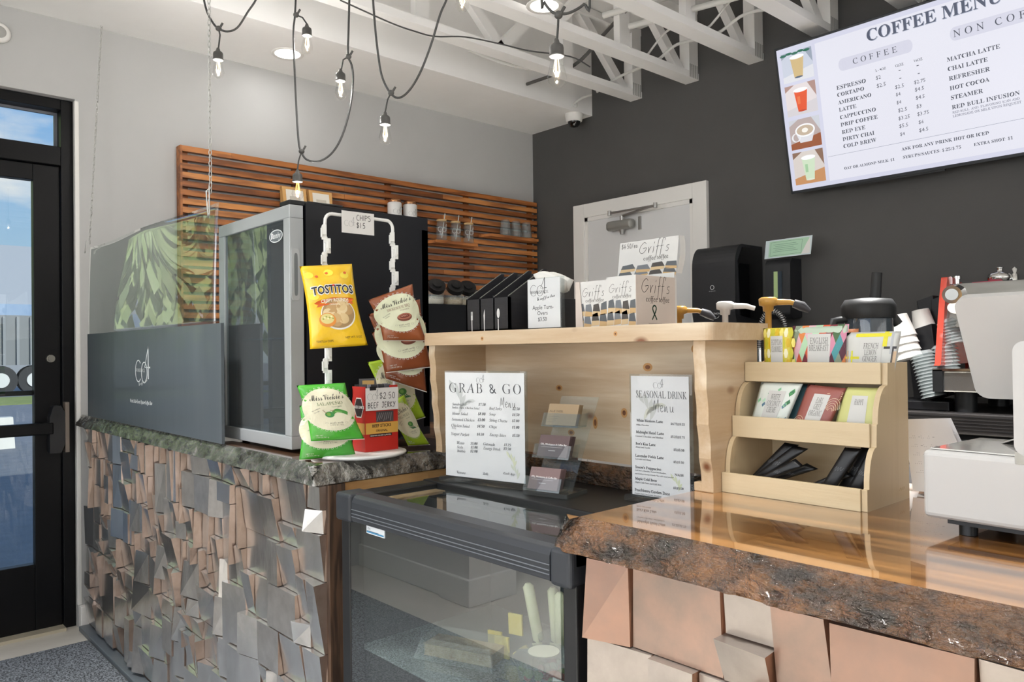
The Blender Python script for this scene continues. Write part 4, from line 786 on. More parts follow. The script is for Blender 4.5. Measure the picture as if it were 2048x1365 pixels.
KP = (((-.806, .984), (-.79, .984), (-.706, 1.056), (-.735, 1.058)), ((-.80, .984), (-.775, .984), (-.682, 1.052), (-.71, 1.056)), ((-.79, .983), (-.765, .983), (-.683, 1.022), (-.70, 1.034)), ((-.775, .983), (-.75, .983), (-.668, 1.016), (-.69, 1.024)), ((-.69, .983), (-.67, .983), (-.60, 1.012), (-.615, 1.022)), ((-.655, .983), (-.628, .983), (-.58, 1.062), (-.61, 1.062)), ((-.635, .983), (-.608, .983), (-.565, 1.060), (-.592, 1.062)), ((-.612, .983), (-.585, .983), (-.563, 1.045), (-.575, 1.06)))
for k, q in enumerate(KP):
    sachet(('black sweetener sachet leaning farthest left in the bottom tier', 'black sachet second from the left in the bottom tier', 'black sachet lying lower in front of the left pair', 'lowest flat-lying black sachet right of the left bunch', 'single black sachet lying flat near the middle of the bottom tier', 'black sachet at the left of the right-hand bunch', 'middle black sachet of the right-hand bunch', 'black sachet against the right wall of the bottom tier')[k], q, '#141518', False, (), (lambda p: p.stroke([(.2, .5), (.27, .58), (.32, .47), (.4, .56), (.47, .48), (.55, .57), (.63, .49), (.74, .55)], .012, '#7d7f82')), bulge=.004, y=1.345-.012*(k % 3), tilt=.1, name='coffee_sachet', group='black sachets in the bottom tier', cat='sachet', star=False)

# ================================================================ printed signs
TINYP = '#5e6063'
AC2 = clearmat('acrylic_block', '#f1f5f6', .0, .975, 1.5)
def leafy(p, x, y, s, flip=1, c='#cfd1cd'):
    for k in range(4):
        a = 1.1+.35*k*flip; lx, ly = x+math.cos(a)*s*.3*k*.4, y+s*.18*k
        pts = [(lx, ly)]+[(lx+math.cos(a)*s*t*.55-math.sin(a)*s*w_, ly+math.sin(a)*s*t*.55+math.cos(a)*s*w_) for t, w_ in ((.3, .07), (.7, .09), (1.0, 0), (.7, -.06), (.3, -.05))]
        p.poly(pts, c)
def pixels(p, x, y, s): pass
# grab & go menu
O = (-1.553, 1.172, .9155); U = Vector((.251, .052, 0)).normalized()
t = thing('menu_holder', 'acrylic stand with the white GRAB & GO menu on the display case', 'menu stand', O)
F = fr(O, U, (0, 0, 1))
MB().box(0, .256, 0, .012, 0, .06, fn=lambda a, b_, c: F(a, b_, .02-c)).build('base', AC2, t, bev=.002)
MB().box(.004, .251, .010, .272, -.004, .004, fn=lambda a, b_, c: F(a, b_, c-.006)).build('acrylic_sheet', AC2, t)
PAPER = M('menu_paper', '#d3d5d6', .45, coat=.4)
sh = MB().box(.0065, .2485, .012, .268, 0, .0006, fn=lambda a, b_, c: F(a, b_, -.001+c)).build('menu_sheet', PAPER, t)
p = Print(F, .0000, .0002); p.l = .0001; leafy(p, .055, .18, .07, 1, '#bcc0bf'); leafy(p, .05, .165, .06, -1, '#c6c9c8'); leafy(p, .215, .045, .04, 1, '#c9cdb4'); leafy(p, .225, .02, .035, 1, '#c3c9bb'); p.up(); p.co4(.112, .25, .014, '#9a9d9f', wd=.06)
p.text('GRAB & GO', .0205, .2185, w=.2188, st='v', c='#4a4c50', extra=-.008); p.lines(M1T[1:], '#54565a'); p.hand('Menu', .178, .187, .022, .0008, '#3c3c3e'); p.build('printed_lettering', sh)
# seasonal drinks menu
O = (-1.059, 1.296, .9155); U = Vector((1, .10, 0)).normalized(); F = fr(O, U, (0, 0, 1))
t = thing('menu_holder', 'tall acrylic stand with the SEASONAL DRINK menu beside the honey slab', 'menu stand', O)
MB().box(-.008, .15, 0, .012, 0, .05, fn=lambda a, b_, c: F(a, b_, .015-c)).build('base', AC2, t, bev=.002)
MB().box(.0, .149, .008, .268, 0, .004, fn=lambda a, b_, c: F(a, b_, c-.005)).build('acrylic_sheet', AC2, t)
sh = MB().box(.004, .142, .012, .264, 0, .0006, fn=lambda a, b_, c: F(a, b_, -.0008+c)).build('menu_sheet', PAPER, t)
p = Print(F, .0001, .0002); leafy(p, .05, .17, .065, 1, '#bfc2bf'); leafy(p, .035, .17, .06, -1, '#c6c8bd'); leafy(p, .115, .03, .035, 1, '#c5ccae'); p.up(); p.co4(.064, .245, .014, '#8c8f91', wd=.06); p.text('SEASONAL DRINK', .0169, .2184, w=.1206, h=.021, st='s', c='#4a4c50', extra=-.004); p.lines(M2T[1:], '#3f4144', thick=.008); p.hand('Menu', .058, .19, .024, .0008, '#3c3c3e'); p.build('printed_lettering', sh)
# apple turnovers sign
O = (-1.309, 1.235, 1.2855); F = fr(O, (1, 0, 0), (0, 0, 1))
t = thing('sign_holder', 'small acrylic-framed white sign for apple turnovers on the pine riser', 'sign', O)
MB().box(0, .109, 0, .116, -.012, 0, fn=lambda a, b_, c: F(a, b_, c-.001)).build('acrylic_block', AC2, t, bev=.001)
sh = MB().box(.002, .107, .002, .114, 0, .0005, fn=lambda a, b_, c: F(a, b_, -.0005+c)).build('sign_sheet', PAPER, t)
p = Print(F, .0001, .0002)
for k, (x, y_) in enumerate(((.01, .02), (.06, .03), (.02, .055), (.07, .06), (.065, .09))): p.hand('CO', x, y_, .014, .0015, '#d4d6d8', rot=.3)
p.up(); p.co4(.022, .088, .030, '#2c2d30', wd=.04); p.text('WORKSPACE', .012, .0805, w=.058, st='s', c='#2c2d30'); p.text('& coffee bar', .034, .064, w=.058, st='x', c='#2c2d30', rot=.12); p.text('Apple Turn-', .018, .044, w=.068, c='#3a3c40'); p.text('Overs', .034, .031, w=.033, c='#3a3c40'); p.text('$3.50', .036, .017, w=.028, c='#3a3c40')
p.build('printed_lettering', sh)
# business card tower
O = Vector((-1.268, 1.185, .9155)); U = Vector((.95, .2, 0)).normalized(); n = Vector((U.y, -U.x, 0))
F = lambda a, b_, d: O+U*a+Vector((0, 0, 1))*b_+n*d
t = thing('card_holder', 'three-tier clear acrylic tower holding stacks of business cards', 'card holder', O)
MB().box(0, .115, 0, .010, -.075, .012, fn=F).build('base', AC2, t, bev=.001)
lean = lambda a, b_, d: F(a+b_*.17, b_, d-b_*.30)
MB().box(.008, .105, .010, .215, -.003, 0, fn=lambda a, b_, d: lean(a, b_, d-.02)).build('back_sheet', AC2, t)
for k, (zb, c, words) in enumerate(((.012, '#7d6563', 1), (.082, '#5f4b4b', 1), (.150, '#9c8566', 0))):
    G = lambda a, b_, d, zb=zb: F(a+zb*.17+b_*.12, b_+zb, d-zb*.30-b_*.22)
    b = MB(); b.box(.0, .095, 0, .003, -.02, .02, fn=G); b.box(0, .095, 0, .03, .018, .020, fn=G); b.box(0, .002, 0, .03, -.02, .018, fn=G); b.box(.093, .095, 0, .03, -.02, .018, fn=G); b.build('pocket', AC2, t)
    q = thing('business_cards', ('mauve business cards in the lowest pocket of the card tower', 'darker mauve business cards in the middle pocket', 'kraft-brown business cards in the top pocket')[k], 'business cards', G(.045, .003, 0), 'stacked business cards')
    cm = M('card_'+c[1:], c, .5); nn = 12 if k < 2 else 9
    for i in range(nn):
        MB().box(.008+.0004*(i % 3), .086+.0004*(i % 3), .0035, .050-.0003*i, 0, .0012, fn=lambda a, b_, d: G(a, b_, .0145-.0019*i+d-.0014)).build('card', cm, q, bev=0)
    p = Print(lambda a, b_, d: G(a, b_, .0145-.0002+d), .0002, .0002)
    if words: p.text('CO\u2084 Workspace & Coffee Bar', .013, .028, w=.068, c='#efe6e4', st='h'); p.rect(.015, .0235, .071, .0245, '#b7a5a3'); p.rect(.036, .016, .054, .0172, '#cfc3c1')
    else:
        p.text('ALLIE THZEL', .012, .032, w=.036, c='#4b4034')
        for i in range(4): p.rect(.012, .022-.004*i, .04-.003*i, .0226-.004*i, '#6f6151')
    p.build('printed_lettering', q)
# coffee toffee cartons
CW = M('carton_white', '#d2d1ce', .5); CB_ = M('carton_beige', '#cbbfb6', .5)
def toffee(p, x0, x1, y0, h, seed=1):
    rnd = random.Random(seed); n = 4
    for r in range(2):
        for k in range(n):
            x = x0+(x1-x0)*(k+.15*r)/n; w_ = (x1-x0)/n*.95; y_ = y0+h*(.0 if r == 0 else .42)+rnd.uniform(-.05, .05)*h; s = rnd.uniform(-.2, .25)*w_
            a, c, e_, g_ = (x, y_), (x+w_, y_+s*.5), (x+w_*1.05, y_+s*.5+h*.18), (x+.05*w_, y_+h*.2)
            X = lambda q: (min(max(q[0], x0), x1), q[1])
            p.poly([X(a), X(c), X(e_), X(g_)], ('#cdb48c', '#c2a274')[k % 2]); p.poly([X(g_), X(e_), X((x+w_*.85, y_+s*.5+h*.5)), X((x+w_*.15, y_+h*.46))], ('#5b5f63', '#71767b', '#4a4643')[k % 3])
def griff(p, x, y, w_, crop=False):
    p.hand("Griff's", x, y, w_*.30, w_*.012, '#2e2c2b', sx=.95, slant=.12); p.text('coffee toffee', x+w_*.16, y-w_*.19, w=w_*(.82), st='s', c='#403c3a')
t = thing('toffee_carton', "white coffee toffee carton at the left of the pair on the pine riser", 'carton', (-1.13, 1.27, 1.2855), 'toffee cartons')
B(-1.172, -1.083, 1.255, 1.33, 1.2855, 1.385).build('box', CW, t); MB().prism([(0, 0), (.022, .0), (.012, .10), (0, .10)], 0, .001, fr((-1.172, 1.2535, 1.2855), (1, 0, 0), (0, 0, 1))).build('flap', CB_, t)
p = Print(fr((-1.172, 1.255, 1.2855), (1, 0, 0), (0, 0, 1)), .0003); toffee(p, .0, .089, .0, .055, 2); griff(p, .018, .066, .064); p.build('printed_lettering', t)
t = thing('toffee_carton', 'white coffee toffee carton with a beige end and green ribbon mark', 'carton', (-1.04, 1.3, 1.2855), 'toffee cartons')
B(-1.081, -1.003, 1.252, 1.385, 1.2855, 1.3895).build('box', CW, t); B(-1.0028, -1.0018, 1.252, 1.385, 1.2855, 1.3895).build('end_panel', CB_, t)
p = Print(fr((-1.081, 1.252, 1.2855), (1, 0, 0), (0, 0, 1)), .0003); toffee(p, .0, .078, .0, .058, 5); griff(p, .006, .07, .062); p.build('printed_lettering', t)
p = Print(fr((-1.0018, 1.252, 1.2855), (0, 1, 0), (0, 0, 1)), .0003); griff(p, .016, .068, .098); p.stroke([(.052, .012), (.066, .034), (.06, .042), (.054, .034), (.068, .012)], .0035, '#2f4a3c'); p.rect(.04, .003, .085, .0045, '#a89d94'); p.build('printed_lettering', t)
t = thing('toffee_carton', 'open display carton with a tall curved header priced $4.50 each, behind the pair', 'carton', (-1.03, 1.36, 1.2855), 'toffee cartons')
def hc(u, v, d=0., s=0): return Vector((-1.165+.165*u+(.004*(1-v) if 0 else 0), 1.388+.012*v+.008*math.sin(PI*u)*(1-v)-d+s, 1.40+.083*v-.014*(1-v)*0))
MB().grid(lambda u, v: hc(u, v), 12, 8, CW).grid(lambda u, v: hc(1-u, v, -.001), 12, 8, CW).grid(lambda u, v: hc(1, v)+Vector((.006*math.sin(PI*v), .02*u, 0)), 4, 8, CW).build('header', CW, t)
B(-1.165, -1.004, 1.386, 1.394, 1.2855, 1.402).build('tray', CW, t)
p = Print(lambda a, b_, d: hc(a/.165, b_/.083, d), .0004, .0003); toffee(p, .0, .165, -.002, .034, 9); griff(p, .056, .052, .085); p.hand('$4.50/ea', .006, .068, .011, .0009, '#2b2b2b', sx=.8); p.build('printed_lettering', t)
# cutlery caddy
BW = M('caddy_black', '#2a2a2e', .55, color2='#1f1f22', nscale=30, stretch=(1, 1, 8)); BWE = M('caddy_edge', '#55534e', .6)
t = thing('cutlery_caddy', 'black slanted cutlery caddy with white fork, knife and spoon marks', 'caddy', (-1.49, 1.33, 1.2855))
cx0, cx1, cy0, cy1, cz = -1.579, -1.410, 1.27, 1.40, 1.2855
B(cx0, cx1, cy0, cy0+.006, cz, cz+.083).build('front', BW, t); B(cx0, cx1, cy1-.006, cy1, cz, cz+.15).build('back', BW, t); B(cx0, cx1, cy0, cy1, cz, cz+.005).build('floor_board', BW, t)
for k in range(4):
    xa = cx0+(cx1-cx0-.006)*k/3
    dv = MB().prism([(cy0, cz), (cy1, cz), (cy1, cz+.158), (cy1-.01, cz+.158), (cy0, cz+.085)], 0, .005 if k < 3 else .006, fr((xa, 0, 0), (0, 1, 0), (0, 0, 1))).build('divider', BW, t)
    MB().prism([(cy0, cz+.085), (cy1-.01, cz+.158), (cy1-.01, cz+.1585), (cy0, cz+.0856)], 0, .005, fr((xa, 0, 0), (0, 1, 0), (0, 0, 1))).build('edge', BWE, dv)
p = Print(fr((cx0, cy0, cz), (1, 0, 0), (0, 0, 1)), .0004); C = '#dcdcda'
for k, x in enumerate((.024, .074, .128)):
    p.stroke([(x, -.0), (x-.0005, .03)], .0032, C)
    if k == 0: p.rect(x-.004, .03, x+.003, .052, C); p.up(); [p.rect(x-.0028+.002*i, .042, x-.0022+.002*i, .053, '#2a2a2e') for i in range(3)]
    if k == 1: p.poly([(x-.002, .03), (x+.002, .03), (x+.002, .056), (x-.001, .05), (x-.003, .04)], C)
    if k == 2: p.ell(x, .044, .0055, .012, C); 
p.build('printed_marks', t)
for k, (x, y_, z_, lb) in enumerate(((-1.448, 1.31, cz+.068, 'white plastic spoon lower in the right slot of the caddy'), (-1.432, 1.355, cz+.10, 'white plastic spoon higher at the back of the right slot'))):
    q = thing('plastic_spoon', lb, 'spoon', (x, y_, cz+.005), 'white spoons in the caddy'); MB().ball((x, y_, z_), .014, None, 14, (.8, .4, 1.3)).build('bowl', M('spoon_white', '#e8e7e3', .4), q); MB().cyl((x, y_, cz+.006), (x, y_, z_-.01), .002, n=6).build('handle', M('spoon_white', '#e8e7e3', .4), q)
for k in range(6):
    x = -1.512+.008*k; tag(MB().cyl((x, 1.30, cz+.006), (x+.003, 1.305, cz+.093+.002*(k % 2)), .0022, n=6).build('plastic_fork', M('fork_black', '#1a1a1c', .4)), 'black plastic fork handle in the middle slot of the caddy', 'fork', 'black forks in the caddy')
t = thing('napkin_holder', 'stack of white napkins in a black holder behind the caddy', 'napkin holder', (-1.31, 1.35, 1.2855))
B(-1.385, -1.29, 1.31, 1.395, 1.2855, 1.36).build('holder', BW, t, bev=.002)
MB().grid(lambda u, v: Vector((-1.377+.078*u, 1.33+.045*v, 1.40+.012*math.sin(3*u+1)+.004*math.sin(9*v))), 10, 6, None, True).build('napkin', M('napkin_white', '#ecebe6', .8), t, solid=.03)
# ================================================================ menu screen
TB = M('screen_bezel', '#1d2126', .4)
O = Vector((-1.955, 3.70, 2.009)); tv = Vector((0, -.15, .705)).normalized(); TF = fr(O, (1, 0, 0), tv)
t = thing('menu_screen', 'large wall screen tilted down showing the COFFEE MENU', 'screen', O)
MB().box(0, 1.235, 0, .7208, -.03, 0, fn=lambda a, b_, d: TF(a, b_, d-.002)).build('housing', TB, t, bev=.003)
MB().box(.3, .9, .12, .5, -.055, -.03, fn=TF).build('rear_case', TB, t); B(-1.5, -1.2, 3.70, 3.79, 2.2, 2.55).build('wall_bracket', BK, t)
MB().box(.28, .72, -.008, .0, -.02, -.004, fn=TF).build('sensor_strip', BK, t)
SW = lambda h, s=1.: M('lit_%s_%d' % (h[1:], s*100), '#000000', .25, emit=h, estr=s, spec=.3)
p = Print(TF, .0003, .0004); p.rect(.0125, .0145, 1.2225, .7085, SW('#d3d4e6', .95)); p.up().rect(.208, .034, 1.195, .687, SW('#e3e3ee', .95))
p.up(); PI_ = SW('#d3d3e2', .95)
for x0, x1, y in ((.31, .64, .556), (.79, 1.16, .552)):
    p.rect(x0+.02, y-.028, x1-.02, y+.028, PI_).ell(x0+.02, y, .02, .028, PI_).ell(x1-.02, y, .02, .028, PI_)
p.rect(.2123, .1490, 1.195, .1502, SW('#6a7288', 1)); p.up()
D1 = SW('#555b6e', .9); D2 = SW('#4b4f5c', .85); D3 = SW('#77798a', .9)
p.text('COFFEE MENU', .4535, .6225, w=.5387, h=.075, st='b', c=SW('#aab0c4', .9)); p.up(); p.text('COFFEE MENU', .451, .625, w=.5387, h=.075, st='b', c=D1)
for q in TVT[1:]:
    st = 'w' if q[0] in ('COFFEE', 'NON COFFEE') else q[4]
    p.text(q[0], q[1], q[2], w=q[3], st=st, c=D3 if 'LEMONADE' in q[0] or 'FLAVORING' in q[0] else D2, res=1, extra=.012 if st == 's' else 0)
p.text('16OZ', 1.14, .487, w=.036, st='s', c=D2); 
for k, y in enumerate((.455, .42, .38, .34, .30)): p.text('$4.5', 1.12, y-.012, w=.038, c=D2)
p.build('screen_image', t)
# four drink photographs down the left of the screen
p = Print(TF, .0008, .0003)
def pic(y0, y1, cols, cup, cc, cup2=None, mug=False):
    x0, x1 = .0335, .190; p.l = .0008; H = y1-y0
    p.rect(x0, y0, x1, y1, SW(cols[0], .95)); p.up().poly([(x0, y0), (x1, y0), (x1, y0+H*.42), (x0, y0+H*.2)], SW(cols[1], .95)); p.poly([(x0, y0+H*.8), (x0+.05, y1), (x0, y1)], SW(cols[2], .95)); p.poly([(x1, y0+H*.5), (x1, y1), (x1-.04, y1)], SW(cols[2], .95)); p.up(); cx = .113
    if mug:
        p.ell_ring(cx-.048, y0+H*.40, .02, .02, .009, SW('#e9e9ec', .95)); p.poly([(cx-.05, y0+H*.58), (cx+.05, y0+H*.58), (cx+.03, y0+H*.2), (cx-.03, y0+H*.2)], SW('#dcdce2', .95)); p.up().ell(cx, y0+H*.6, .051, H*.22, SW('#f1f1f3', 1)).up().ell(cx, y0+H*.6, .043, H*.17, SW('#c9b6a0', .9)).up().ell(cx, y0+H*.6, .016, H*.08, SW('#f0ece4', 1))
    else:
        p.poly([(cx-.034, y0+H*.78), (cx+.034, y0+H*.78), (cx+.021, y0+H*.1), (cx-.021, y0+H*.1)], SW(cc, .95)); p.up().ell(cx, y0+H*.80, .037, H*.07, SW('#f3f3f4', 1)).ell(cx, y0+H*.12, .021, H*.03, SW(cup, .9))
        if cup2: p.rect(cx-.02, y0+H*.35, cx-.006, y0+H*.6, SW(cup2, .9))
pic(.5405, .682, ('#c9cfdd', '#dfe0e6', '#9aa4b4'), '#51637d', '#d0b684'); p.up(); [p.ell(.045+.03*k, .672+.004*(k % 2), .017, .006, SW('#33705c', .9)) for k in range(5)]
pic(.3785, .525, ('#e3dadb', '#d5d0d4', '#b08f86'), '#c94a2c', '#e2592f', '#ee7a4a')
pic(.214, .358, ('#b9a9a6', '#9a5a3c', '#cdd0d8'), '', '', None, True)
pic(.040, .199, ('#d8cfc9', '#c79266', '#8d6e5c'), '#e3ead8', '#cfe0c4', '#a8cfa4')
p.build('screen_photos', t)

# ================================================================ snack rack on the dark slab
WP = M('white_plastic', '#e9e8e5', .35)
t = thing('clip_rack', 'white wire rack with two strips of plastic clips on a round base', 'rack', (-1.80, 1.08, .9655))
MB().lathe((-1.795, 1.075, .9655), [(.0, 0), (.118, 0), (.124, .004), (.124, .008), (.115, .010), (0, .009)], 40).build('base_plate', WP, t)
yA, yB, ZT = .984, 1.191, 1.600
def rackpath():
    P = [(-1.80, yA, .974), (-1.80, yA, 1.57)]+[(-1.80, yA+.02-.02*math.cos(a), 1.575+.022*math.sin(a)) for a in [PI/2*i/5 for i in range(1, 6)]]
    P += [(-1.80, yB-.02+.02*math.sin(a), 1.575+.022*math.cos(a)) for a in [PI/2*i/5 for i in range(0, 6)]]+[(-1.80, yB, .974)]
    return P
MB().tube(rackpath(), .0045, 10).build('wire_frame', WP, t)
CLP = M('clip_plastic', '#e3e3df', .3)
def clip(x, y, z, k):
    b = MB(); s = .006 if k % 2 else -.004; R = fr((x, y, z), (.35, .93, 0), (0, 0, 1))
    b.box(-.007+s, .006+s, -.018, .018, .004, .007, fn=R); b.box(-.006+s, .005+s, -.006, .02, .009, .012, fn=R); b.box(-.004, .004, -.026, -.010, .001, .005, fn=R); b.box(-.007+s*1.6, -.003+s*1.6, -.012, .012, .003, .013, fn=R)
    return b.build('clip', CLP, t, bev=.0007)
for k in range(6): clip(-1.797, yA, 1.545-.035*k if k < 3 else 1.232-.03*(k-3), k)
for k in range(8): clip(-1.797, yB, 1.545-.036*k if k < 5 else 1.366-.0*(k), k) if k < 6 else None
p_ = B(-1.7905, -1.7895, 1.027, 1.125, 1.550, 1.608).build('price_sign', M('laminate', '#e2e0dd', .3, coat=.5), t)
p = Print(fr((-1.7895, 1.027, 1.550), (0, 1, 0), (0, 0, 1)), .0003); p.hand('CHIPS', .044, .036, .0145, .0014, '#1d1d1f', sx=.95); p.hand('$1.5', .044, .016, .014, .0014, '#1d1d1f', sx=.95); p.co4(.014, .026, .018, '#7d7f82', wd=.035); p.build('printed_lettering', p_)
# chip bags
def bag(label, q, base, deco, bulge=.014, n=(.936, -.352, 0), group='chip bags on the clip rack', crimp=None, name='chip_bag'):
    """q: bl, br, tr, tl corners hanging in a vertical plane; pillow-shaped between crimped ends"""
    q = [Vector(c) for c in q]; n = Vector(n); rnd = random.Random(int(abs(q[0].x*1e4)))
    ph = rnd.random()*6
    def F(u, v, d=0., s=1):
        a = q[0].lerp(q[1], u); c = q[3].lerp(q[2], u); p_ = a.lerp(c, v)
        bl = 1.35*bulge*max(0, 1-abs(2*u-1)**2.6)**.6*max(0, 1-abs(2*v-1)**3.2)**.7*(1+.10*math.sin(6*v+4*u+ph)+.07*math.sin(13*v-6*u+ph))
        wr = .0016*math.sin(14*u+ph+5*v)*math.exp(-((v-.93)/.12)**2)+.0016*math.sin(11*u+ph)*math.exp(-((v-.06)/.1)**2)+.0012*math.sin(9*v+7*u+ph)*(1 if .08 < v < .92 else .3)
        side = (q[1]-q[0]).normalized()*(-.006*math.sin(PI*v)*(2*u-1))
        return p_+side+n*(s*bl+wr+s*d)
    t = thing(name, label, 'chip bag', tuple((q[0]+q[1]+q[2]+q[3])/4-Vector((0, 0, .1))), group)
    bm = M('foil_'+base[1:], base, .22, spec=.9, bump=.35, bscale=40, bdist=.004)
    MB().grid(lambda u, v: F(u, v), 22, 26, bm).grid(lambda u, v: F(u, v, 0, -1), 22, 26, bm).build('bag', bm, t, weld=True)
    p = Print(lambda a, b_, d: F(a, b_, d+.0008), .0004, .0003); deco(p); p.build('printed_design', t); return t
def tostitos(p):
    for i, (x, y_) in enumerate(((.12, .88), (.5, .9), (.8, .86), (.3, .72), (.75, .7), (.15, .62))): p.ell(x, y_, .09, .04, '#f7e04a', 12)
    p.up()
    for x, y_ in ((.26, .86), (.46, .895), (.82, .89)): p.ell(x, y_, .032, .016, '#d9652a', 16)
    p.ell(.56, .40, .33, .19, '#f0ede2', 36, 4).up(); rnd = random.Random(1)
    p.ell(.56, .405, .31, .175, '#a98a5f', 36, 4); p.up()
    for k in range(24):
        a, r = rnd.random()*6.28, rnd.random()**.5; p.l += .00004; p.ell(.56+.22*r*math.cos(a), .42+.12*r*math.sin(a), .10, .05+.02*rnd.random(), ('#d9bf8e', '#caa976', '#e0cba0', '#bf9a68')[k % 4], 14)
    p.up(); p.ell(.34, .335, .155, .085, '#d98a3a', 28, 2).up().ell(.335, .35, .125, .062, '#d9cc86', 24, 2).up()
    for k in range(7): p.ell(.26+.03*k, .35+.012*(k % 3), .018, .01, ('#9aa04a', '#efe6b8')[k % 2], 8)
    p.poly([(.2, .565), (.12, .535), (.2, .52), (.16, .49), (.5, .53), (.9, .51), (.86, .54), (.92, .57), (.84, .585), (.5, .60)], '#dd6a2a'); p.up(); p.text('CRISPY ROUNDS', .26, .538, w=.54, h=.055, st='h', c='#f4ead6', bend=.012); p.text('ORIGINAL', .42, .51, w=.2, h=.028, c='#f4ead6')
    p.up(); p.text('TOSTITOS', .10, .63, w=.84, h=.145, st='h', c='#f3f1ea', bend=.02, extra=.07); p.up(); p.text('TOSTITOS', .115, .635, w=.81, h=.135, st='h', c='#22262e', bend=.02, extra=.02); p.up(); p.ell(.545, .745, .025, .012, '#d8432b', 12)
    p.text('TORTILLA CHIPS', .1, .07, w=.3, h=.035, st='h', c='#6f5310'); p.text('NET WT. 3 OZ', .62, .1, w=.3, h=.035, st='h', c='#6f5310')
def vickie(main, deep, flavor, pale, motif, fc):
    def d(p):
        p.ell(.5, .56, .56, .37, pale, 40, 6); p.up()
        for k in range(15): a = PI*1.08+k*.058*PI*.9; p.ell_ring(.5+.53*math.cos(a), .545+.365*math.sin(a), .022, .014, .006, '#ece9df')
        for k in range(13): a = .14*PI+k*.058*PI; p.ell_ring(.5+.55*math.cos(a), .58+.365*math.sin(a), .018, .011, .005, '#ece9df')
        p.text("MissVickie's", .14, .72, w=.74, h=.155, st='x', c='#33312c', rot=.03); p.text(flavor, .26, .635, w=.56, h=.075, st='s', c=fc, rot=.02); p.text('FLAVORED', .56, .595, w=.22, h=.03, st='s', c=fc)
        p.text('NO ARTIFICIAL', .12, .53, w=.2, h=.025, c='#6b6a60', rot=.3); p.text('FLAVORS', .16, .50, w=.12, h=.025, c='#6b6a60', rot=.3)
        p.text('made with', .42, .315, w=.28, h=.05, st='x', c='#6b675a'); p.text('LOVE & CARE', .42, .28, w=.28, h=.03, st='s', c='#6b675a'); p.ell_ring(.36, .325, .03, .014, .004, '#8d8877'); p.ell_ring(.77, .325, .03, .014, .004, '#8d8877')
        p.text('NET WT', .1, .1, w=.14, h=.03, c='#e0ddcf'); p.text('1 3/8 OZ (38.9 g)', .1, .065, w=.24, h=.03, c='#e0ddcf'); p.rect(0, .0, 1, .012, '#e8e4da', 16, 1)
        p.up(); motif(p)
    return d
def bbq(p): p.ell(.62, .465, .19, .075, '#7c4636', 28).up().ell(.62, .48, .17, .055, '#b0705a', 24).up().ell(.62, .485, .13, .035, '#7c3b2c', 20); [p.stroke([(.52+.04*k, .475), (.55+.04*k, .5), (.58+.04*k, .48)], .008, '#c99a84') for k in range(4)]
def jal(p): p.stroke([(.55, .50), (.64, .535), (.78, .51), (.86, .475)], .06, '#4a8f3f').ell(.47, .475, .1, .052, '#3f8a4a', 24).up().ell(.45, .48, .045, .03, '#7ba84a', 16).stroke([(.5, .55), (.58, .535)], .008, '#8a4a2a').stroke([(.34, .56), (.41, .49)], .008, '#8a4a2a').stroke([(.6, .52), (.75, .505)], .012, '#8cc070')
def dill(p): p.ell(.62, .48, .13, .05, '#4e8a44', 20).up().ell(.6, .485, .06, .03, '#7fae5a', 14); [p.stroke([(.5+.06*k, .44), (.56+.06*k, .40), (.66+.05*k, .38)], .018, '#3f7044') for k in range(4)]
BRN = vickie('#8e4e2e', '', 'SMOKEHOUSE BBQ', '#dfe2c4', bbq, '#7a3d26'); GRN = vickie('#4aa83a', '', 'JALAPE\u00d1O', '#e4dfc4', jal, '#4f6b30'); LIM = vickie('#a9c930', '', 'DILL PICKLE', '#e0dcbb', dill, '#5a6b3a')
bag('yellow bag of round tortilla chips clipped near the top of the rack', [(-1.7557, .9151, 1.2454), (-1.705, 1.0498, 1.2539), (-1.7186, 1.0136, 1.4603), (-1.7638, .8934, 1.4504)], '#efc21d', tostitos, .017)
bag('topmost brown smokehouse barbecue chip bag on the right-hand clips', [(-1.7435, 1.1208, 1.2659), (-1.7022, 1.2307, 1.2637), (-1.7153, 1.1959, 1.4178), (-1.7573, 1.084, 1.373)], '#95522f', BRN, .013)
bag('middle brown barbecue chip bag half hidden under the topmost one', [(-1.775, 1.1485, 1.1792), (-1.7297, 1.2688, 1.1923), (-1.7412, 1.2385, 1.3801), (-1.7916, 1.1047, 1.337)], '#8a4a2b', BRN, .011)
bag('lowest brown barbecue chip bag tilting down to the right', [(-1.802, 1.1653, 1.1616), (-1.7616, 1.2726, 1.1212), (-1.7618, 1.2721, 1.3169), (-1.8157, 1.1289, 1.29)], '#84472a', BRN, .010)
bag('upper green jalapeno chip bag hanging over the counter edge', [(-1.7555, .9155, 1.0159), (-1.7089, 1.0393, 1.0156), (-1.7257, .9948, 1.1601), (-1.7673, .8842, 1.1566)], '#4fae3a', GRN, .014)
bag('lower green jalapeno chip bag resting on the slab behind the upper one', [(-1.792, .9019, .968), (-1.743, 1.0345, .970), (-1.753, 1.018, 1.1076), (-1.796, .906, 1.1046)], '#47a338', GRN, .010)
bag('upper lime-green dill pickle chip bag behind the brown bags', [(-1.845, 1.2143, 1.022), (-1.8114, 1.3026, 1.0472), (-1.8332, 1.2447, 1.2244), (-1.8695, 1.1481, 1.2079)], '#a8c832', LIM, .009)
bag('lower lime-green chip bag slumped on the slab by the pine riser', [(-1.80, 1.2347, .972), (-1.775, 1.2913, .9725), (-1.8048, 1.2272, 1.1163), (-1.8271, 1.1678, 1.0841)], '#a2c22e', LIM, .012)
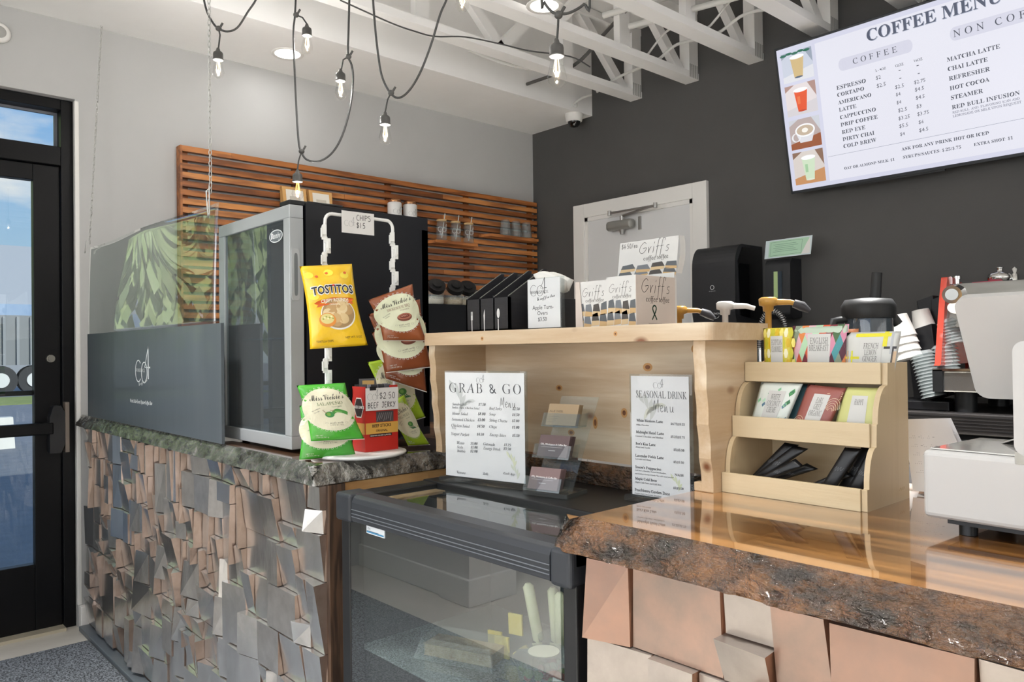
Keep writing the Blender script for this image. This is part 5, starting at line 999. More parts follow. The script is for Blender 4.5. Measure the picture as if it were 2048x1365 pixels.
# beef stick box
t = thing('jerky_box', 'red beef stick box with a price card clipped to its open top', 'snack box', (-1.78, 1.11, .9755))
RED = M('box_red', '#bf2b22', .4)
b = MB(); X0, X1, Y0, Y1, Z0 = -1.812, -1.750, 1.066, 1.168, .9755
b.box(X0, X1, Y0, Y1, Z0, Z0+.14); b.box(X0, X0+.003, Y0, Y1, Z0+.14, Z0+.165); b.box(X1-.003, X1, Y0+.078, Y1, Z0+.14, Z0+.172); b.box(X0, X1, Y0, Y0+.003, Z0+.14, Z0+.170); b.box(X0, X1, Y1-.003, Y1, Z0+.14, Z0+.165); b.build('carton', RED, t)
p = Print(fr((X1, Y0, Z0), (0, 1, 0), (0, 0, 1)), .0003); p.rect(.002, .046, .102, .075, '#d9a84e', 1, 1); p.rect(.034, .076, .088, .104, '#4a4546').up()
for k in range(7): p.stroke([(.036+.007*k, .078+.003*(k % 3)), (.045+.006*k, .1)], .0016, '#8d898c')
p.text('BEEF STICKS', .022, .063, w=.058, h=.011, st='h', c='#3a2418'); p.text('ORIGINAL', .033, .051, w=.036, h=.008, st='h', c='#3a2418'); p.rect(.014, .038, .082, .0455, '#211c1c').up().text('MADE WITH 100% BEEF | 6g PROTEIN', .016, .040, w=.063, st='h', c='#ebe6dc'); p.build('printed_design', t)
p = Print(fr((X0, Y0, Z0), (1, 0, 0), (0, 0, 1)), .0003); p.ell(.033, .115, .024, .03, '#e8e2da', 6).up().ell(.033, .115, .022, .027, '#2b1c1c', 6).up().text('JACK LINK\'S', .006, .113, w=.054, st='h', c='#f2efe9'); p.rect(0, .046, .062, .075, '#c9964a'); p.build('printed_design', t)
for k in range(9):
    x, y_ = X0+.012+.011*(k % 4), Y0+.012+.011*k*.9; c = ('#2a2a2e', '#4b4c52', '#8b8d92')[k % 3]
    q = tag(MB().box(-.008, .008, 0, .03, -.002, .002, fn=fr((x, y_, Z0+.145), (.4, .9, 0), (0, .1*(k % 3-1), 1))).build('jerky_stick', M('stick_'+c[1:], c, .3, spec=.7), bev=.001), 'foil-wrapped beef stick standing in the red box', 'snack stick', 'beef sticks in the red box')
q = thing('jerky_packet', 'tan-labelled ORIGINAL beef packet sticking up highest from the red box', 'snack packet', (X0+.02, 1.10, Z0+.14)); MB().box(-.02, .024, 0, .045, -.002, .002, fn=fr((X0+.02, 1.098, Z0+.145), (.3, .95, 0), (0, 0, 1))).build('packet', M('packet_smoke', '#4a4a4b', .3, spec=.7), q)
p = Print(fr((X0+.02, 1.098, Z0+.145), (.3, .95, 0), (0, 0, 1)), .0025); p.rect(-.012, .02, .020, .04, '#c9a563').up().text('ORIGINAL', -.01, .023, w=.028, st='h', c='#3a2c1c'); p.build('printed_design', q)
q = thing('price_card', 'white card reading $2.50 BEEF JERKY on the red box', 'price card', (X1+.004, 1.11, 1.08)); B(-1.7455, -1.7445, 1.066, 1.166, 1.083, 1.142).build('card', M('laminate', '#e2e0dd', .3, coat=.5), q)
p = Print(fr((-1.7445, 1.066, 1.083), (0, 1, 0), (0, 0, 1)), .0003); p.hand('$2.50', .042, .030, .016, .0014, '#1d1d1f', sx=.95); p.hand('BEEF JERKY', .006, .007, .014, .0016, '#1d1d1f', sx=.85); p.co4(.012, .036, .02, '#55575a', wd=.03); p.build('printed_lettering', q); B(-1.7443, -1.742, 1.078, 1.096, 1.136, 1.146).build('binder_clip', BK, q)

# ================================================================ slatted feature wall
SLW = [wood('slat_wood_%d' % k, a, b_, axis=1, rough=.45, scale=1.6, knots=False) for k, (a, b_) in enumerate((('#b3723c', '#7a4520'), ('#a2632f', '#6b3b1a'), ('#c08046', '#86502a'), ('#96582a', '#5d3316')))]
t = thing('slat_panel', 'panel of horizontal orange-brown wood slats on the grey wall', 'slat panel', (-3.94, 2.58, 1.4)); rnd = random.Random(2)
for y in (1.355, 1.95, 2.55, 3.15, 3.72): B(-3.939, -3.921, y, y+.035, 1.33, 2.26).build('batten', SLW[3], t)
B(-3.939, -3.885, 1.342, 1.352, 1.33, 2.262).build('end_trim', SLW[1], t)
for i in range(21):
    z = 2.262-.0433*i; js = sorted(rnd.sample((1.6, 1.95, 2.25, 2.55, 2.95, 3.2, 3.45), 1 if i % 3 else 2)); ys = [1.352]+js+[3.775]
    for a, c in zip(ys[:-1], ys[1:]):
        B(-3.921, -3.889-.002*rnd.random(), a+.0006, c-.0006, z-.027, z+.001*rnd.random()).build('slat', SLW[rnd.choice((0, 0, 1, 2, 2, 3))], t)
def wshelf(y0, y1, z, label):
    q = thing('wall_shelf', label, 'shelf', (-3.85, (y0+y1)/2, z-.015), 'small shelves on the slats')
    MB().prism([(y0+.03, -3.80), (y1, -3.80), (y1, -3.888), (y0, -3.888)], z-.018, z, lambda a, b_, d: (b_, a, d)).build('board', SLW[0], q); return q
wshelf(2.80, 3.16, 1.915, 'small wooden shelf holding the lidded glass cups with straws'); wshelf(3.24, 3.70, 1.992, 'small wooden shelf near the corner holding three upturned glasses')
wshelf(2.44, 2.78, 2.022, 'small wooden shelf behind the fridge holding two white canisters'); wshelf(1.82, 2.2, 1.99, 'small wooden shelf behind the fridge holding two kraft coffee bags')
TG = clearmat('tumbler_glass', '#f2f4f4', .0, .9, 1.5)
for k, (y, lb) in enumerate(((2.905, 'first lidded glass cup with a straw, nearest the fridge'), (3.015, 'middle lidded glass cup with a straw'), (3.12, 'third lidded glass cup with a straw, nearest the corner'))):
    q = thing('glass_cup', lb, 'glass cup', (-3.845, y, 1.9155), 'lidded glass cups on the shelf'); c = (-3.845, y, 1.9155)
    MB().lathe(c, [(.028, 0), (.033, .01), (.033, .10), (.028, .118), (.029, .125)], 24, TG, cap=False).lathe(c, [(0, .002), (.028, .002)], 20, TG, cap=False).build('glass', TG, q)
    MB().lathe(c, [(0, .122), (.031, .122), (.032, .132), (0, .133)], 24).build('bamboo_lid', M('lid_bamboo', '#c9a777', .6), q); MB().cyl((c[0], y, c[2]+.02), (c[0], y+.028, c[2]+.175), .003, n=6).build('straw', M('straw_clear', '#cfcdc8', .3), q)
    p = Print(lambda a, b_, d: (c[0]+math.cos(a/.033)*(.0335+d), y+math.sin(a/.033)*(.0335+d), c[2]+b_)); p.co4(-.03, .07, .036, '#e6e6e6', wd=.07); p.build('printed_mark', q)
for k, (y, lb) in enumerate(((3.436, 'upturned clear glass farthest from the corner'), (3.53, 'middle upturned clear glass'), (3.625, 'upturned clear glass nearest the corner'))):
    q = thing('drinking_glass', lb, 'glass', (-3.845, y, 1.9925), 'upturned glasses on the shelf'); MB().lathe((-3.845, y, 1.9925), [(.040, 0), (.039, .03), (.030, .105), (.026, .110), (0, .110)], 24, TG).build('glass', TG, q)
    b = MB(); b.lathe((-3.845, y, 1.9925), [(.0385, .001), (.029, .1)], 24, TG, cap=False); b.build('inner_wall', TG, q)
for k, (y, lb) in enumerate(((2.56, 'white ceramic canister with a copper lid, left of the pair'), (2.67, 'white ceramic canister with a copper lid, right of the pair'))):
    q = thing('canister', lb, 'canister', (-3.845, y, 2.0225), 'white canisters on the shelf'); c = (-3.845, y, 2.0225); MB().lathe(c, [(.04, 0), (.042, .004), (.042, .088), (.036, .092)], 28).build('jar', M('ceramic_white', '#dedddb', .3), q)
    MB().lathe(c, [(.036, .09), (.038, .094), (.038, .108), (0, .11)], 28).build('copper_lid', M('copper_lid', '#b9865f', .25, .9), q)
    p = Print(lambda a, b_, d: (c[0]+math.cos(a/.042)*(.0423+d), y+math.sin(a/.042)*(.0423+d), c[2]+b_)); p.co4(-.022, .035, .03, '#77787a', wd=.05); p.build('printed_mark', q)
KR = M('kraft_paper', '#c79a5f', .6)
for y, lb in ((1.92, 'kraft coffee bag with a pale label standing behind the fridge, nearer the door'), (2.075, 'kraft coffee bag with a pale label standing behind the fridge, nearer the canisters')):
    q = thing('coffee_bag', lb, 'coffee bag', (-3.84, y, 1.9905), 'kraft coffee bags on the shelf'); MB().prism([(-.066, 0), (.066, 0), (.07, .128), (-.07, .128)], -.022, .022, fr((-3.845, y, 1.9905), (0, 1, 0), (0, 0, 1)), fn1=lambda a, b_, d: (-3.845+.022*(1-b_/.135), y+a, 1.9905+b_)).build('bag', KR, q)
    p = Print(lambda a, b_, d: (-3.845+.0225*(1-b_/.135)+d+.001, y+a, 1.9905+b_)); p.rect(-.05, .02, .05, .115, '#e0dbd0').up().rect(-.03, .05, .03, .08, '#bdb6a8'); p.build('printed_label', q)
# black cabinet with slanted-lid jars beyond the fridge
t = thing('black_cabinet', 'tall black cabinet end beyond the fridge carrying snack jars', 'cabinet', (-3.6, 2.7, 0)); B(-3.93, -3.50, 2.2, 2.92, 0, 1.498).build('body', M('cabinet_navy', '#0f1115', .35), t, bev=.003)
B(-3.4995, -3.496, 2.25, 2.9, 1.30, 1.302).build('door_gap', BK, t)
for k, (y, c, lb) in enumerate(((2.66, '#e8e6e0', 'snack jar of white mints with a tilted black lid, half behind the fridge'), (2.795, '#c9ab83', 'snack jar of oats with a tilted black lid, in the middle'), (2.885, '#c4a982', 'snack jar with a tilted black lid, half behind the cutlery caddy'))):
    q = thing('snack_jar', lb, 'jar', (-3.6, y, 1.4985), 'slant-mouthed jars on the black cabinet'); c0 = Vector((-3.6, y, 1.4985))
    MB().lathe(c0, [(.052, 0), (.058, .01), (.06, .07), (.045, .10)], 24, TG, cap=False).tube([c0+Vector((0, 0, .05)), c0+Vector((.04, -.012, .10))], [.058, .045], 24, TG, cap=False).build('glass', TG, q)
    MB().cyl(c0+Vector((.036, -.012, .092)), c0+Vector((.058, -.02, .112)), .050, n=28).cyl(c0+Vector((.056, -.02, .110)), c0+Vector((.064, -.022, .118)), .026, n=20).build('lid', M('lid_black', '#121214', .3), q)
    MB().lathe(c0, [(0, .003), (.05, .003), (.055, .012), (.055, .045), (0, .052)], 20).build('contents', M('fill_'+c[1:], c, .8, color2='#e7dcc4', nscale=120, bump=.4, bscale=200), q)['kind'] = 'stuff'
# ================================================================ back counter and coffee gear
BCW = M('back_counter_black', '#232224', .4, color2='#34302e', nscale=25, stretch=(.4, 1, 6))
t = thing('back_counter', 'dark back counter along the charcoal wall under the espresso machine', 'counter', (-.5, 3.5, 0))
B(-2.55, 2.3, 3.18, 3.785, .90, .978).build('worktop', BCW, t, bev=.004); B(-2.5, 2.3, 3.22, 3.785, .02, .90).build('cabinet', M('cabinet_black', '#19191a', .6), t)
for k in range(5): B(-2.55, 2.3, 3.1775, 3.18, .915+.012*k, .918+.012*k).build('groove', M('groove_dark', '#0d0d0e', .4), t)
for k in range(8): B(-2.45+.58*k, -1.95+.58*k, 3.20, 3.22, .12, .80).build('cabinet_door', M('cabinet_front', '#1c1c1e', .45), t, bev=.002); 
for z in (.845, .865): B(-2.5, 2.3, 3.195, 3.21, z, z+.012).build('steel_rail', M('steel_rail', '#8d8f90', .3, .8), t)
CHR = M('chrome', '#d0d0ce', .08, 1.)
# hand towel and soap dispensers
DB = M('dispenser_black', '#222326', .42); DBG = M('dispenser_gloss', '#0d0e0f', .08, coat=1)
t = thing('towel_dispenser', 'black paper towel dispenser on the charcoal wall', 'dispenser', (-2.3, 3.65, 1.33))
pp = [(3.789, 1.345), (3.56, 1.345), (3.53, 1.365), (3.518, 1.42), (3.522, 1.66)]+[(3.522+.07*(1-math.cos(a)), 1.66+.112*math.sin(a)) for a in [PI/2*i/8 for i in range(1, 9)]]+[(3.789, 1.772)]
MB().prism(pp, 0, .262, fr((-2.435, 0, 0), (0, 1, 0), (0, 0, 1))).build('cover', DB, t, bev=.012, seg=3)
MB().prism([(3.56, 1.40), (3.78, 1.37), (3.78, 1.755), (3.59, 1.755), (3.545, 1.68)], 0, .004, fr((-2.173, 0, 0), (0, 1, 0), (0, 0, 1))).build('side_window', DBG, t)
B(-2.40, -2.21, 3.535, 3.545, 1.25, 1.36).build('paper_towel', M('paper_grey', '#c5cbd2', .8), t)
p = Print(fr((-2.435, 3.514, 1.345), (1, 0, 0), (0, .012, 1)), .003); p.ell_ring(.13, .205, .011, .011, .004, '#cfd0d0').text('georgia pacific', .11, .184, w=.04, c='#b4b5b6'); p.text('MARATHON', .10, .062, w=.075, st='h', c='#c9caca'); p.stroke([(.12, .045), (.14, .04), (.165, .046), (.17, .055)], .003, '#a8a9aa'); p.build('printed_lettering', t)
t = thing('soap_dispenser', 'black soap dispenser beside the towel dispenser', 'dispenser', (-2.02, 3.73, 1.38))
MB().prism([(3.789, 1.385), (3.70, 1.375), (3.668, 1.40), (3.672, 1.66), (3.69, 1.685), (3.789, 1.685)], 0, .138, fr((-2.089, 0, 0), (0, 1, 0), (0, 0, 1))).build('cover', DB, t, bev=.008, seg=3)
p = Print(fr((-2.089, 3.666, 1.385), (1, 0, 0), (0, .015, 1)), .002); p.rect(.048, .10, .095, .235, '#1f2d3a').up().rect(.050, .10, .072, .235, '#a9bf86'); p.text('MARATHON', .03, .068, w=.078, st='h', c='#c9caca'); p.stroke([(.07, .02), (.08, .01), (.09, .02)], .003, '#b0b1b2'); p.build('printed_lettering', t)
t = thing('certificate_card', 'laminated green certificate card leaning above the soap dispenser', 'card', (-1.95, 3.67, 1.69)); GF = fr((-2.085, 3.66, 1.688), (1, 0, .012), (0, 0, 1))
MB().box(0, .25, 0, .092, -.001, .001, fn=lambda a, b_, c: GF(a+b_*.12, b_, c)).build('laminate', M('laminate_sheet', '#cfdcdf', .15, coat=1), t)
p = Print(lambda a, b_, d: GF(a+b_*.12, b_, d+.001), .0006); p.rect(.022, .006, .235, .086, '#a9cdb2').up(); 
for a_ in ((.03, .012, .2, .013), (.03, .079, .2, .08), (.03, .012, .031, .08), (.199, .012, .2, .08)): p.rect(*a_, '#3f5a4a')
for i in range(5): p.rect(.045+.01*(i % 2), .03+.009*i, .18-.012*(i % 3), .0315+.009*i, '#5f7f6d')
p.poly([(.2, .006), (.245, .006), (.24, .086), (.225, .06)], '#dcdcd8'); p.build('printed_lettering', t)
# spring tap
t = thing('spring_faucet', 'chrome spring-coil tap arching in front of the soap dispenser', 'faucet', (-1.9, 3.5, .979))
arcp = [(-1.885, 3.50, .98), (-1.885, 3.50, 1.30)]+[(-1.955+.07*math.cos(a), 3.50, 1.30+.11*math.sin(a)) for a in [PI*i/14 for i in range(1, 15)]]+[(-2.027, 3.50, 1.22)]
MB().tube(arcp, .008, 8).build('hose', M('hose_grey', '#77787a', .4, .5), t)
b = MB(); L = [Vector(q) for q in arcp]; acc = 0; coil = []
for i in range(len(L)-1):
    d_ = (L[i+1]-L[i]); n_ = max(2, int(d_.length/.0016))
    for k in range(n_):
        s = acc+d_.length*k/n_; c = L[i].lerp(L[i+1], k/n_); tn = d_.normalized(); a_ = tn.cross(Vector((0, 1, 0))).normalized(); ph = s*2*PI/.0105
        coil.append(c+a_*.0155*math.cos(ph)+Vector((0, 1, 0))*.0155*math.sin(ph))
    acc += d_.length
b.tube(coil, .0022, 4).build('spring', CHR, t); MB().cyl((-2.027, 3.5, 1.23), (-2.027, 3.5, 1.12), .014, .018, 16).build('spray_head', CHR, t); MB().cyl((-1.885, 3.5, .979), (-1.885, 3.5, 1.01), .028, n=20).build('base', CHR, t)
# syrup pump bottles standing behind the pine riser
def pump(x, y, z0, top, c, nozzle, label, ang=.75):
    t = thing('syrup_pump', label, 'pump bottle', (x, y, z0), 'syrup pump bottles'); pm = M('pump_'+c[1:], c, .3); u = Vector((math.cos(ang), math.sin(ang), 0))
    MB().lathe((x, y, z0), [(.030, 0), (.034, .006), (.034, .15), (.028, .18), (.014, .20), (.014, .225), (0, .225)], 24).build('bottle', M('syrup_amber', '#5b2f14', .1, trans=.3, coat=1), t)
    MB().lathe((x, y, z0), [(.017, .21), (.017, .235), (.008, .24), (.0075, top-.035), (.012, top-.034), (.013, top-.022), (.021, top-.02), (.022, top-.004), (.016, top), (0, top+.001)], 24).build('pump_head', pm, t)
    c0 = Vector((x, y, z0+top-.012)); sp = MB().tube([c0+u*.012, c0+u*.05+Vector((0, 0, -.001)), c0+u*.072+Vector((0, 0, -.008))], [.0085, .007, .0055], 10).build('spout', pm, t)
    if nozzle: MB().tube([c0+u*.058+Vector((0, 0, -.004)), c0+u*.078+Vector((0, 0, -.012)), c0+u*.094+Vector((0, 0, -.024))], [.010, .012, .006], 8).build('spout_cap', M('nozzle_grey', '#3b3b3f', .5), t)
    return t
pump(-1.25, 1.745, .9655, .385, '#b8893f', True, 'mustard-topped syrup pump with a grey spout cap in front of the white door'); pump(-1.085, 1.71, .9655, .388, '#e3e2df', False, 'white-topped syrup pump in front of the towel dispenser', .6); pump(-.962, 1.69, .9655, .388, '#c4964a', True, 'mustard-topped syrup pump with a grey spout cap nearest the bamboo organiser', .55) if False else None
for o_ in ():
    pass
pump(-.972, 1.72, .9655, .392, '#c4964a', True, 'mustard-topped syrup pump with a grey spout cap nearest the bamboo organiser', .6); pump(-1.56, 1.62, .9655, .378, '#b8893f', False, 'mustard-topped syrup pump between the apple sign and the toffee cartons', 2.6); pump(-1.34, 1.70, .9655, .38, '#6d6a75', False, 'syrup pump hidden behind the toffee cartons except its dark spout', .65)
# shaker jug
t = thing('shaker_jug', 'smoky translucent jug with a black spouted lid and handle behind the organiser', 'jug', (-.838, 1.97, .9)); JC = (-.838, 1.968); 
tb = thing('prep_shelf', 'low dark prep shelf behind the till counter carrying the jug', 'shelf', (-.7, 2.1, 0)); B(-1.2, .6, 1.85, 2.3, .86, .90).build('board', BCW, tb); [B(x, x+.04, 1.9, 2.25, 0, .86).build('leg', BK, tb) for x in (-1.15, .5)]
JM = M('smoky_plastic', '#3d4650', .12, trans=.35, color2='#5f6a74', nscale=14, stretch=(1, 1, .3), coat=1); LM = M('lid_matte_black', '#1b1c1d', .5)
MB().lathe((*JC, .9005), [(.05, 0), (.055, .01), (.057, .40), (.054, .415)], 32).build('cup', JM, t)
MB().lathe((*JC, .9005), [(.062, .405), (.064, .415), (.064, .437), (.055, .452), (.02, .456), (0, .456)], 32).build('lid', LM, t, bev=.0)
MB().tube([(JC[0]+.012, JC[1]+.012, 1.35), (JC[0]+.016, JC[1]+.016, 1.42)], [.014, .0125], 14).build('spout', LM, t); MB().tube([(JC[0]+.03, JC[1]+.03, 1.33), (JC[0]+.045, JC[1]+.045, 1.30), (JC[0]+.05, JC[1]+.05, 1.29)], .014, 8).build('carry_loop', LM, t)
MB().tube([(JC[0]-.036, JC[1]-.042, 1.305), (JC[0]-.058, JC[1]-.064, 1.30), (JC[0]-.064, JC[1]-.07, 1.26), (JC[0]-.064, JC[1]-.07, 1.1), (JC[0]-.036, JC[1]-.042, 1.05)], .010, 8).build('handle', LM, t)
# cup and lid organiser on the back counter
t = thing('lid_rack', 'black slanted rack of cups and clear lids beside the espresso machine', 'rack', (-1.2, 3.35, .979))
B(-1.30, -1.08, 3.24, 3.50, .9785, 1.015).build('tray', M('rack_black', '#17171a', .35), t, bev=.004)
def tubeR(x0, z0, x1, z1, r, y, nm='sleeve'):
    return MB().prism([(-r, -r), (r, -r), (r, r), (-r, r)], 0, 1, lambda a, b_, d: Vector((x0+(x1-x0)*d, y+b_, z0+(z1-z0)*d))+Vector((a*.94, 0, a*.3))).build(nm, M('rack_black', '#17171a', .35), t, bev=.003)
for (a, b_, c, d_, y) in ((-1.20, 1.02, -1.27, 1.30, 3.40), (-1.19, 1.03, -1.235, 1.43, 3.48), (-1.165, 1.02, -1.165, 1.43, 3.44), (-1.17, 1.02, -1.20, 1.31, 3.36), (-1.23, 1.02, -1.25, 1.22, 3.42)): tubeR(a, b_, c, d_, .034, y)
def stack(kind, x, y, z, ax, r, n, sp, label, mat, grp):
    a = Vector(ax).normalized(); q = thing(kind, label, 'cup stack' if 'cup' in kind else 'lid stack', (x, y, z), grp); c = Vector((x, y, z))
    for i in range(n): MB().lathe(c+a*sp*i, [(r*.72, .0), (r*.98, .085 if 'cup' in kind else .012), (r*1.03, .087 if 'cup' in kind else .014)], 20, mat, a).build('cup' if 'cup' in kind else 'lid', mat, q)
    if 'cup' in kind: MB().lathe(c-a*.0005, [(0, 0), (r*.66, 0), (r*.70, -.004), (r*.72, .002)], 20, None, a, cap=False).build('base', mat, q)
PW = M('paper_cup_white', '#dedcd7', .55)
stack('paper_cup', -1.278, 3.28, 1.352, (.26, -.02, -1), .05, 4, .03, 'stack of white paper cups tilted base-up, the nearer one', PW, 'white paper cup stacks')
stack('paper_cup', -1.228, 3.38, 1.375, (.2, .0, -1), .046, 3, .03, 'stack of white paper cups tilted base-up, just behind the nearer one', PW, 'white paper cup stacks')
CL = clearmat('clear_lid', '#eef1f1', .08, .72, 1.5)
stack('clear_lid', -1.185, 3.26, 1.21, (.25, 0, -1), .046, 14, .013, 'long leaning stack of clear lids in front', CL, 'clear lid stacks'); stack('clear_lid', -1.115, 3.30, 1.235, (.12, 0, -1), .048, 8, .014, 'shorter stack of clear dome lids behind the long one', CL, 'clear lid stacks'); stack('clear_lid', -1.10, 3.30, 1.335, (.25, 0, -1), .042, 8, .012, 'topmost stack of clear lids beside the red machine', CL, 'clear lid stacks')
# espresso machine
ER = M('machine_red', '#c23a26', .25, coat=1); STL = M('machine_steel', '#a8a8a6', .22, .9, color2='#8d8d8b', nscale=20, stretch=(.2, 1, 1))
t = thing('espresso_machine', 'chrome espresso machine with red side panels on the back counter', 'espresso machine', (-.7, 3.45, .979))
red = [(3.20, 1.155), (3.215, 1.16), (3.27, 1.40), (3.30, 1.50), (3.34, 1.505), (3.74, 1.44), (3.74, 1.02), (3.60, 1.02), (3.55, 1.16)]
for x in (-1.12, -.36): MB().prism(red, 0, .022, fr((x, 0, 0), (0, 1, 0), (0, 0, 1))).build('side_panel', ER, t, bev=.004)
MB().prism([(3.27, 1.30), (3.33, 1.475), (3.72, 1.42), (3.72, 1.02), (3.55, 1.02), (3.50, 1.25)], 0, .74, fr((-1.098, 0, 0), (0, 1, 0), (0, 0, 1))).build('body', STL, t, bev=.004)
B(-1.09, -.36, 3.20, 3.56, 1.055, 1.135).build('drip_tray', STL, t, bev=.006); B(-1.12, -.34, 3.19, 3.56, 1.135, 1.145).build('drip_grate', CHR, t); B(-1.12, -1.085, 3.19, 3.56, 1.055, 1.14).build('tray_end', BK, t)
B(-.98, -.42, 3.245, 3.3, 1.40, 1.41).build('control_slot', BK, t) if False else None
for x in (-1.03, -.45): MB().cyl((x, 3.27, .9785), (x, 3.27, 1.055), .038, n=24).cyl((x, 3.66, .9785), (x, 3.66, 1.02), .038, n=24).build('foot', M('machine_foot', '#1a1b1d', .4), t)
kb = MB().cyl((-1.055, 3.27, 1.432), (-1.05, 3.20, 1.425), .034, n=28).cyl((-1.0545, 3.265, 1.40), (-1.05, 3.23, 1.375), .026, n=20).build('steam_knob', CHR, t); MB().cyl((-1.05, 3.199, 1.425), (-1.0495, 3.196, 1.425), .022, n=24).build('knob_cap', M('knob_face', '#9b9b98', .3, .7), kb)
MB().tube([(-1.02, 3.25, 1.39), (-.99, 3.2, 1.36)], .006).build('steam_pipe', CHR, t)
for x, lb in ((-.95, 0), (-.90, 1)): MB().lathe((x, 3.42, 1.472), [(.034, 0), (.045, .018), (.04, .036), (.012, .042), (.010, .055), (.014, .06), (0, .064)] if lb == 0 else [(.012, 0), (.012, .03), (.006, .035), (.012, .05), (0, .06)], 20).build('top_valve', CHR, t)
MB().cyl((-1.09, 3.38, 1.46), (-1.09, 3.38, 1.50), .012, n=14).cyl((-1.09, 3.38, 1.495), (-1.09, 3.38, 1.507), .016, n=14).build('top_valve', CHR, t)
B(-1.03, -.93, 3.36, 3.5, 1.468, 1.478).build('folded_cloth', M('cloth_pink', '#c9566a', .8), t)
q = thing('tamper_stand', 'small dark tamper stand at the back of the espresso machine top', 'stand', (-.82, 3.45, 1.45)); [MB().cyl((-.87+.03*k, 3.45, 1.452), (-.868+.03*k, 3.45, 1.50-.006*(k % 2)), .004, n=8).build('pin', BK, q) for k in range(4)]
# second little white box high on the wall at the far right edge
# ---------------------------------------------------------------- till
TWH = M('till_white', '#bdbcba', .35); 
t = thing('receipt_printer', 'white receipt printer base on black feet at the end of the honey slab', 'till', (-.25, 1.33, .966), rz=0)
R = fr((-.438, 1.20, .988), (1, -.06, 0), (0, 0, 1)); TBm = MB(); TBm.prism([(0, 0), (.30, 0), (.30, .098), (0, .098)], 0, .001, R)
b = MB(); P3 = lambda a, b_, d: R(a, b_, -d)
b.box(0, .30, 0, .098, 0, .20, fn=P3); b.build('case', TWH, t, bev=.008, seg=3)
MB().box(.008, .292, .0985, .1005, .01, .19, fn=P3).build('top_cover', M('till_top', '#d3d1cd', .15, coat=1), t, bev=.001)
MB().box(.03, .27, -.006, .0, .01, .19, fn=P3).build('under_frame', BK, t)
for a, d_ in ((.05, .03), (.25, .03), (.05, .17), (.25, .17)): MB().cyl(P3(a, -.0215, d_), P3(a, -.004, d_), .012, n=16).build('foot', BK, t)
MB().grid(lambda u, v: P3(.06+.16*u, .101+.022*math.sin(PI*u), .19-.09*v*(1-abs(2*u-1)*.3)), 12, 4, None, True).build('paper_hood', M('till_hood', '#bdbbb8', .1, coat=1), t, solid=.002)
t = thing('till_screen', 'white customer screen seen from behind above the till base', 'screen', (-.25, 1.32, 1.09))
Q0, Qu, Qv = Vector((-.405, 1.335, 1.155)), Vector((1, -.06, 0)).normalized(), Vector((-.05, -.5, 1)).normalized(); SF = fr(Q0, Qu, Qv)
def rr(w_, h, r, n=6):
    o = []
    for cx, cy, a in ((w_-r, r, -PI/2), (w_-r, h-r, 0), (r, h-r, PI/2), (r, r, PI)): o += [(cx+r*math.cos(a+PI/2*i/n), cy+r*math.sin(a+PI/2*i/n)) for i in range(n+1)]
    return o
MB().prism(rr(.33, .170, .018), -.012, 0, SF).build('housing', TWH, t, bev=.003)
MB().prism(rr(.31, .15, .01), -.0135, -.012, lambda a, b_, d: SF(a+.01, b_+.01, d)).build('glass', BK, t)
C0 = fr((-.318, 1.19, 1.09), Qu, (0, 0, 1)); MB().prism(rr(.14, .152, .014), -.035, 0, C0).build('stand_column', TWH, t, bev=.004)
b = MB(); b.box(.03, .11, .05, .11, -.115, -.03, fn=C0); b.build('arm', TWH, t)
MB().box(.0, .14, -.012, .004, -.06, -.002, fn=C0).build('hinge', CHR, t)
# receipts hanging over the back of the slab
RM = M('receipt_paper', '#e6e4e4', .7); 
for k, (dx, lb) in enumerate(((0, 'front sheet of the curling white receipt papers beside the till'), (.012, 'sheet just behind the front receipt paper, its edge showing'))):
    q = thing('receipt_paper', lb, 'paper', (-.57, 1.52, .967), 'receipt papers beside the till')
    MB().grid(lambda u, v: Vector((-.595+.085*u+.055*(1-v)-.02*(1-u)*(1-v)+dx*.3, 1.49+.03*v+dx+.012*math.sin(2.5*v+u), .972+.125*v+(.008*u*v)-.0*u)), 8, 12, None, True).build('sheet', RM, q)
    p = Print(lambda a, b_, d: Vector((-.595+.085*a+.055*(1-b_)-.02*(1-a)*(1-b_), 1.49+.03*b_+.012*math.sin(2.5*b_+a)-d, .972+.125*b_+.008*a*b_)), .0006); 
    for i in range(5): p.text('..:: -:. .: -', .1, .25+.12*i, w=.5, h=.08, c='#a9a6ab', res=1)
    if k == 0: p.build('printed_lettering', q)
# ================================================================ string lights
CBL = M('string_cable', '#3c3c3b', .5); SOK = M('socket_black', '#4b4a48', .45); BG = clearmat('bulb_glass', '#fbfbfa', .0, 1.0, 1.6); FIL = glow('filament', '#ffe2b0', 5.); FILW = glow('filament_amber', '#ffb84d', 7.)
for nm, pts, lb in (('A', CA, 'string light cable drooping beside the bright chain'), ('B', CB, 'long double-strand loop of string light cable over the fridge'), ('C', CC, 'U-shaped loop of string light cable left of the middle'), ('D', CD, 'short droop of string light cable nearest the camera')):
    up0, up1 = Vector(pts[0]), Vector(pts[-1]); pts = [(up0.x, up0.y, 2.772)]+pts+[(up1.x, up1.y, 2.772)]
    cable('string_cable', lb, 'cable', pts, .0042 if nm != 'D' else .0038, CBL, group='string light cables')
cable('string_cable', 'thin dark wire running slack along the first truss to the wall', 'cable', CE, .0035, CBL, group='string light cables')
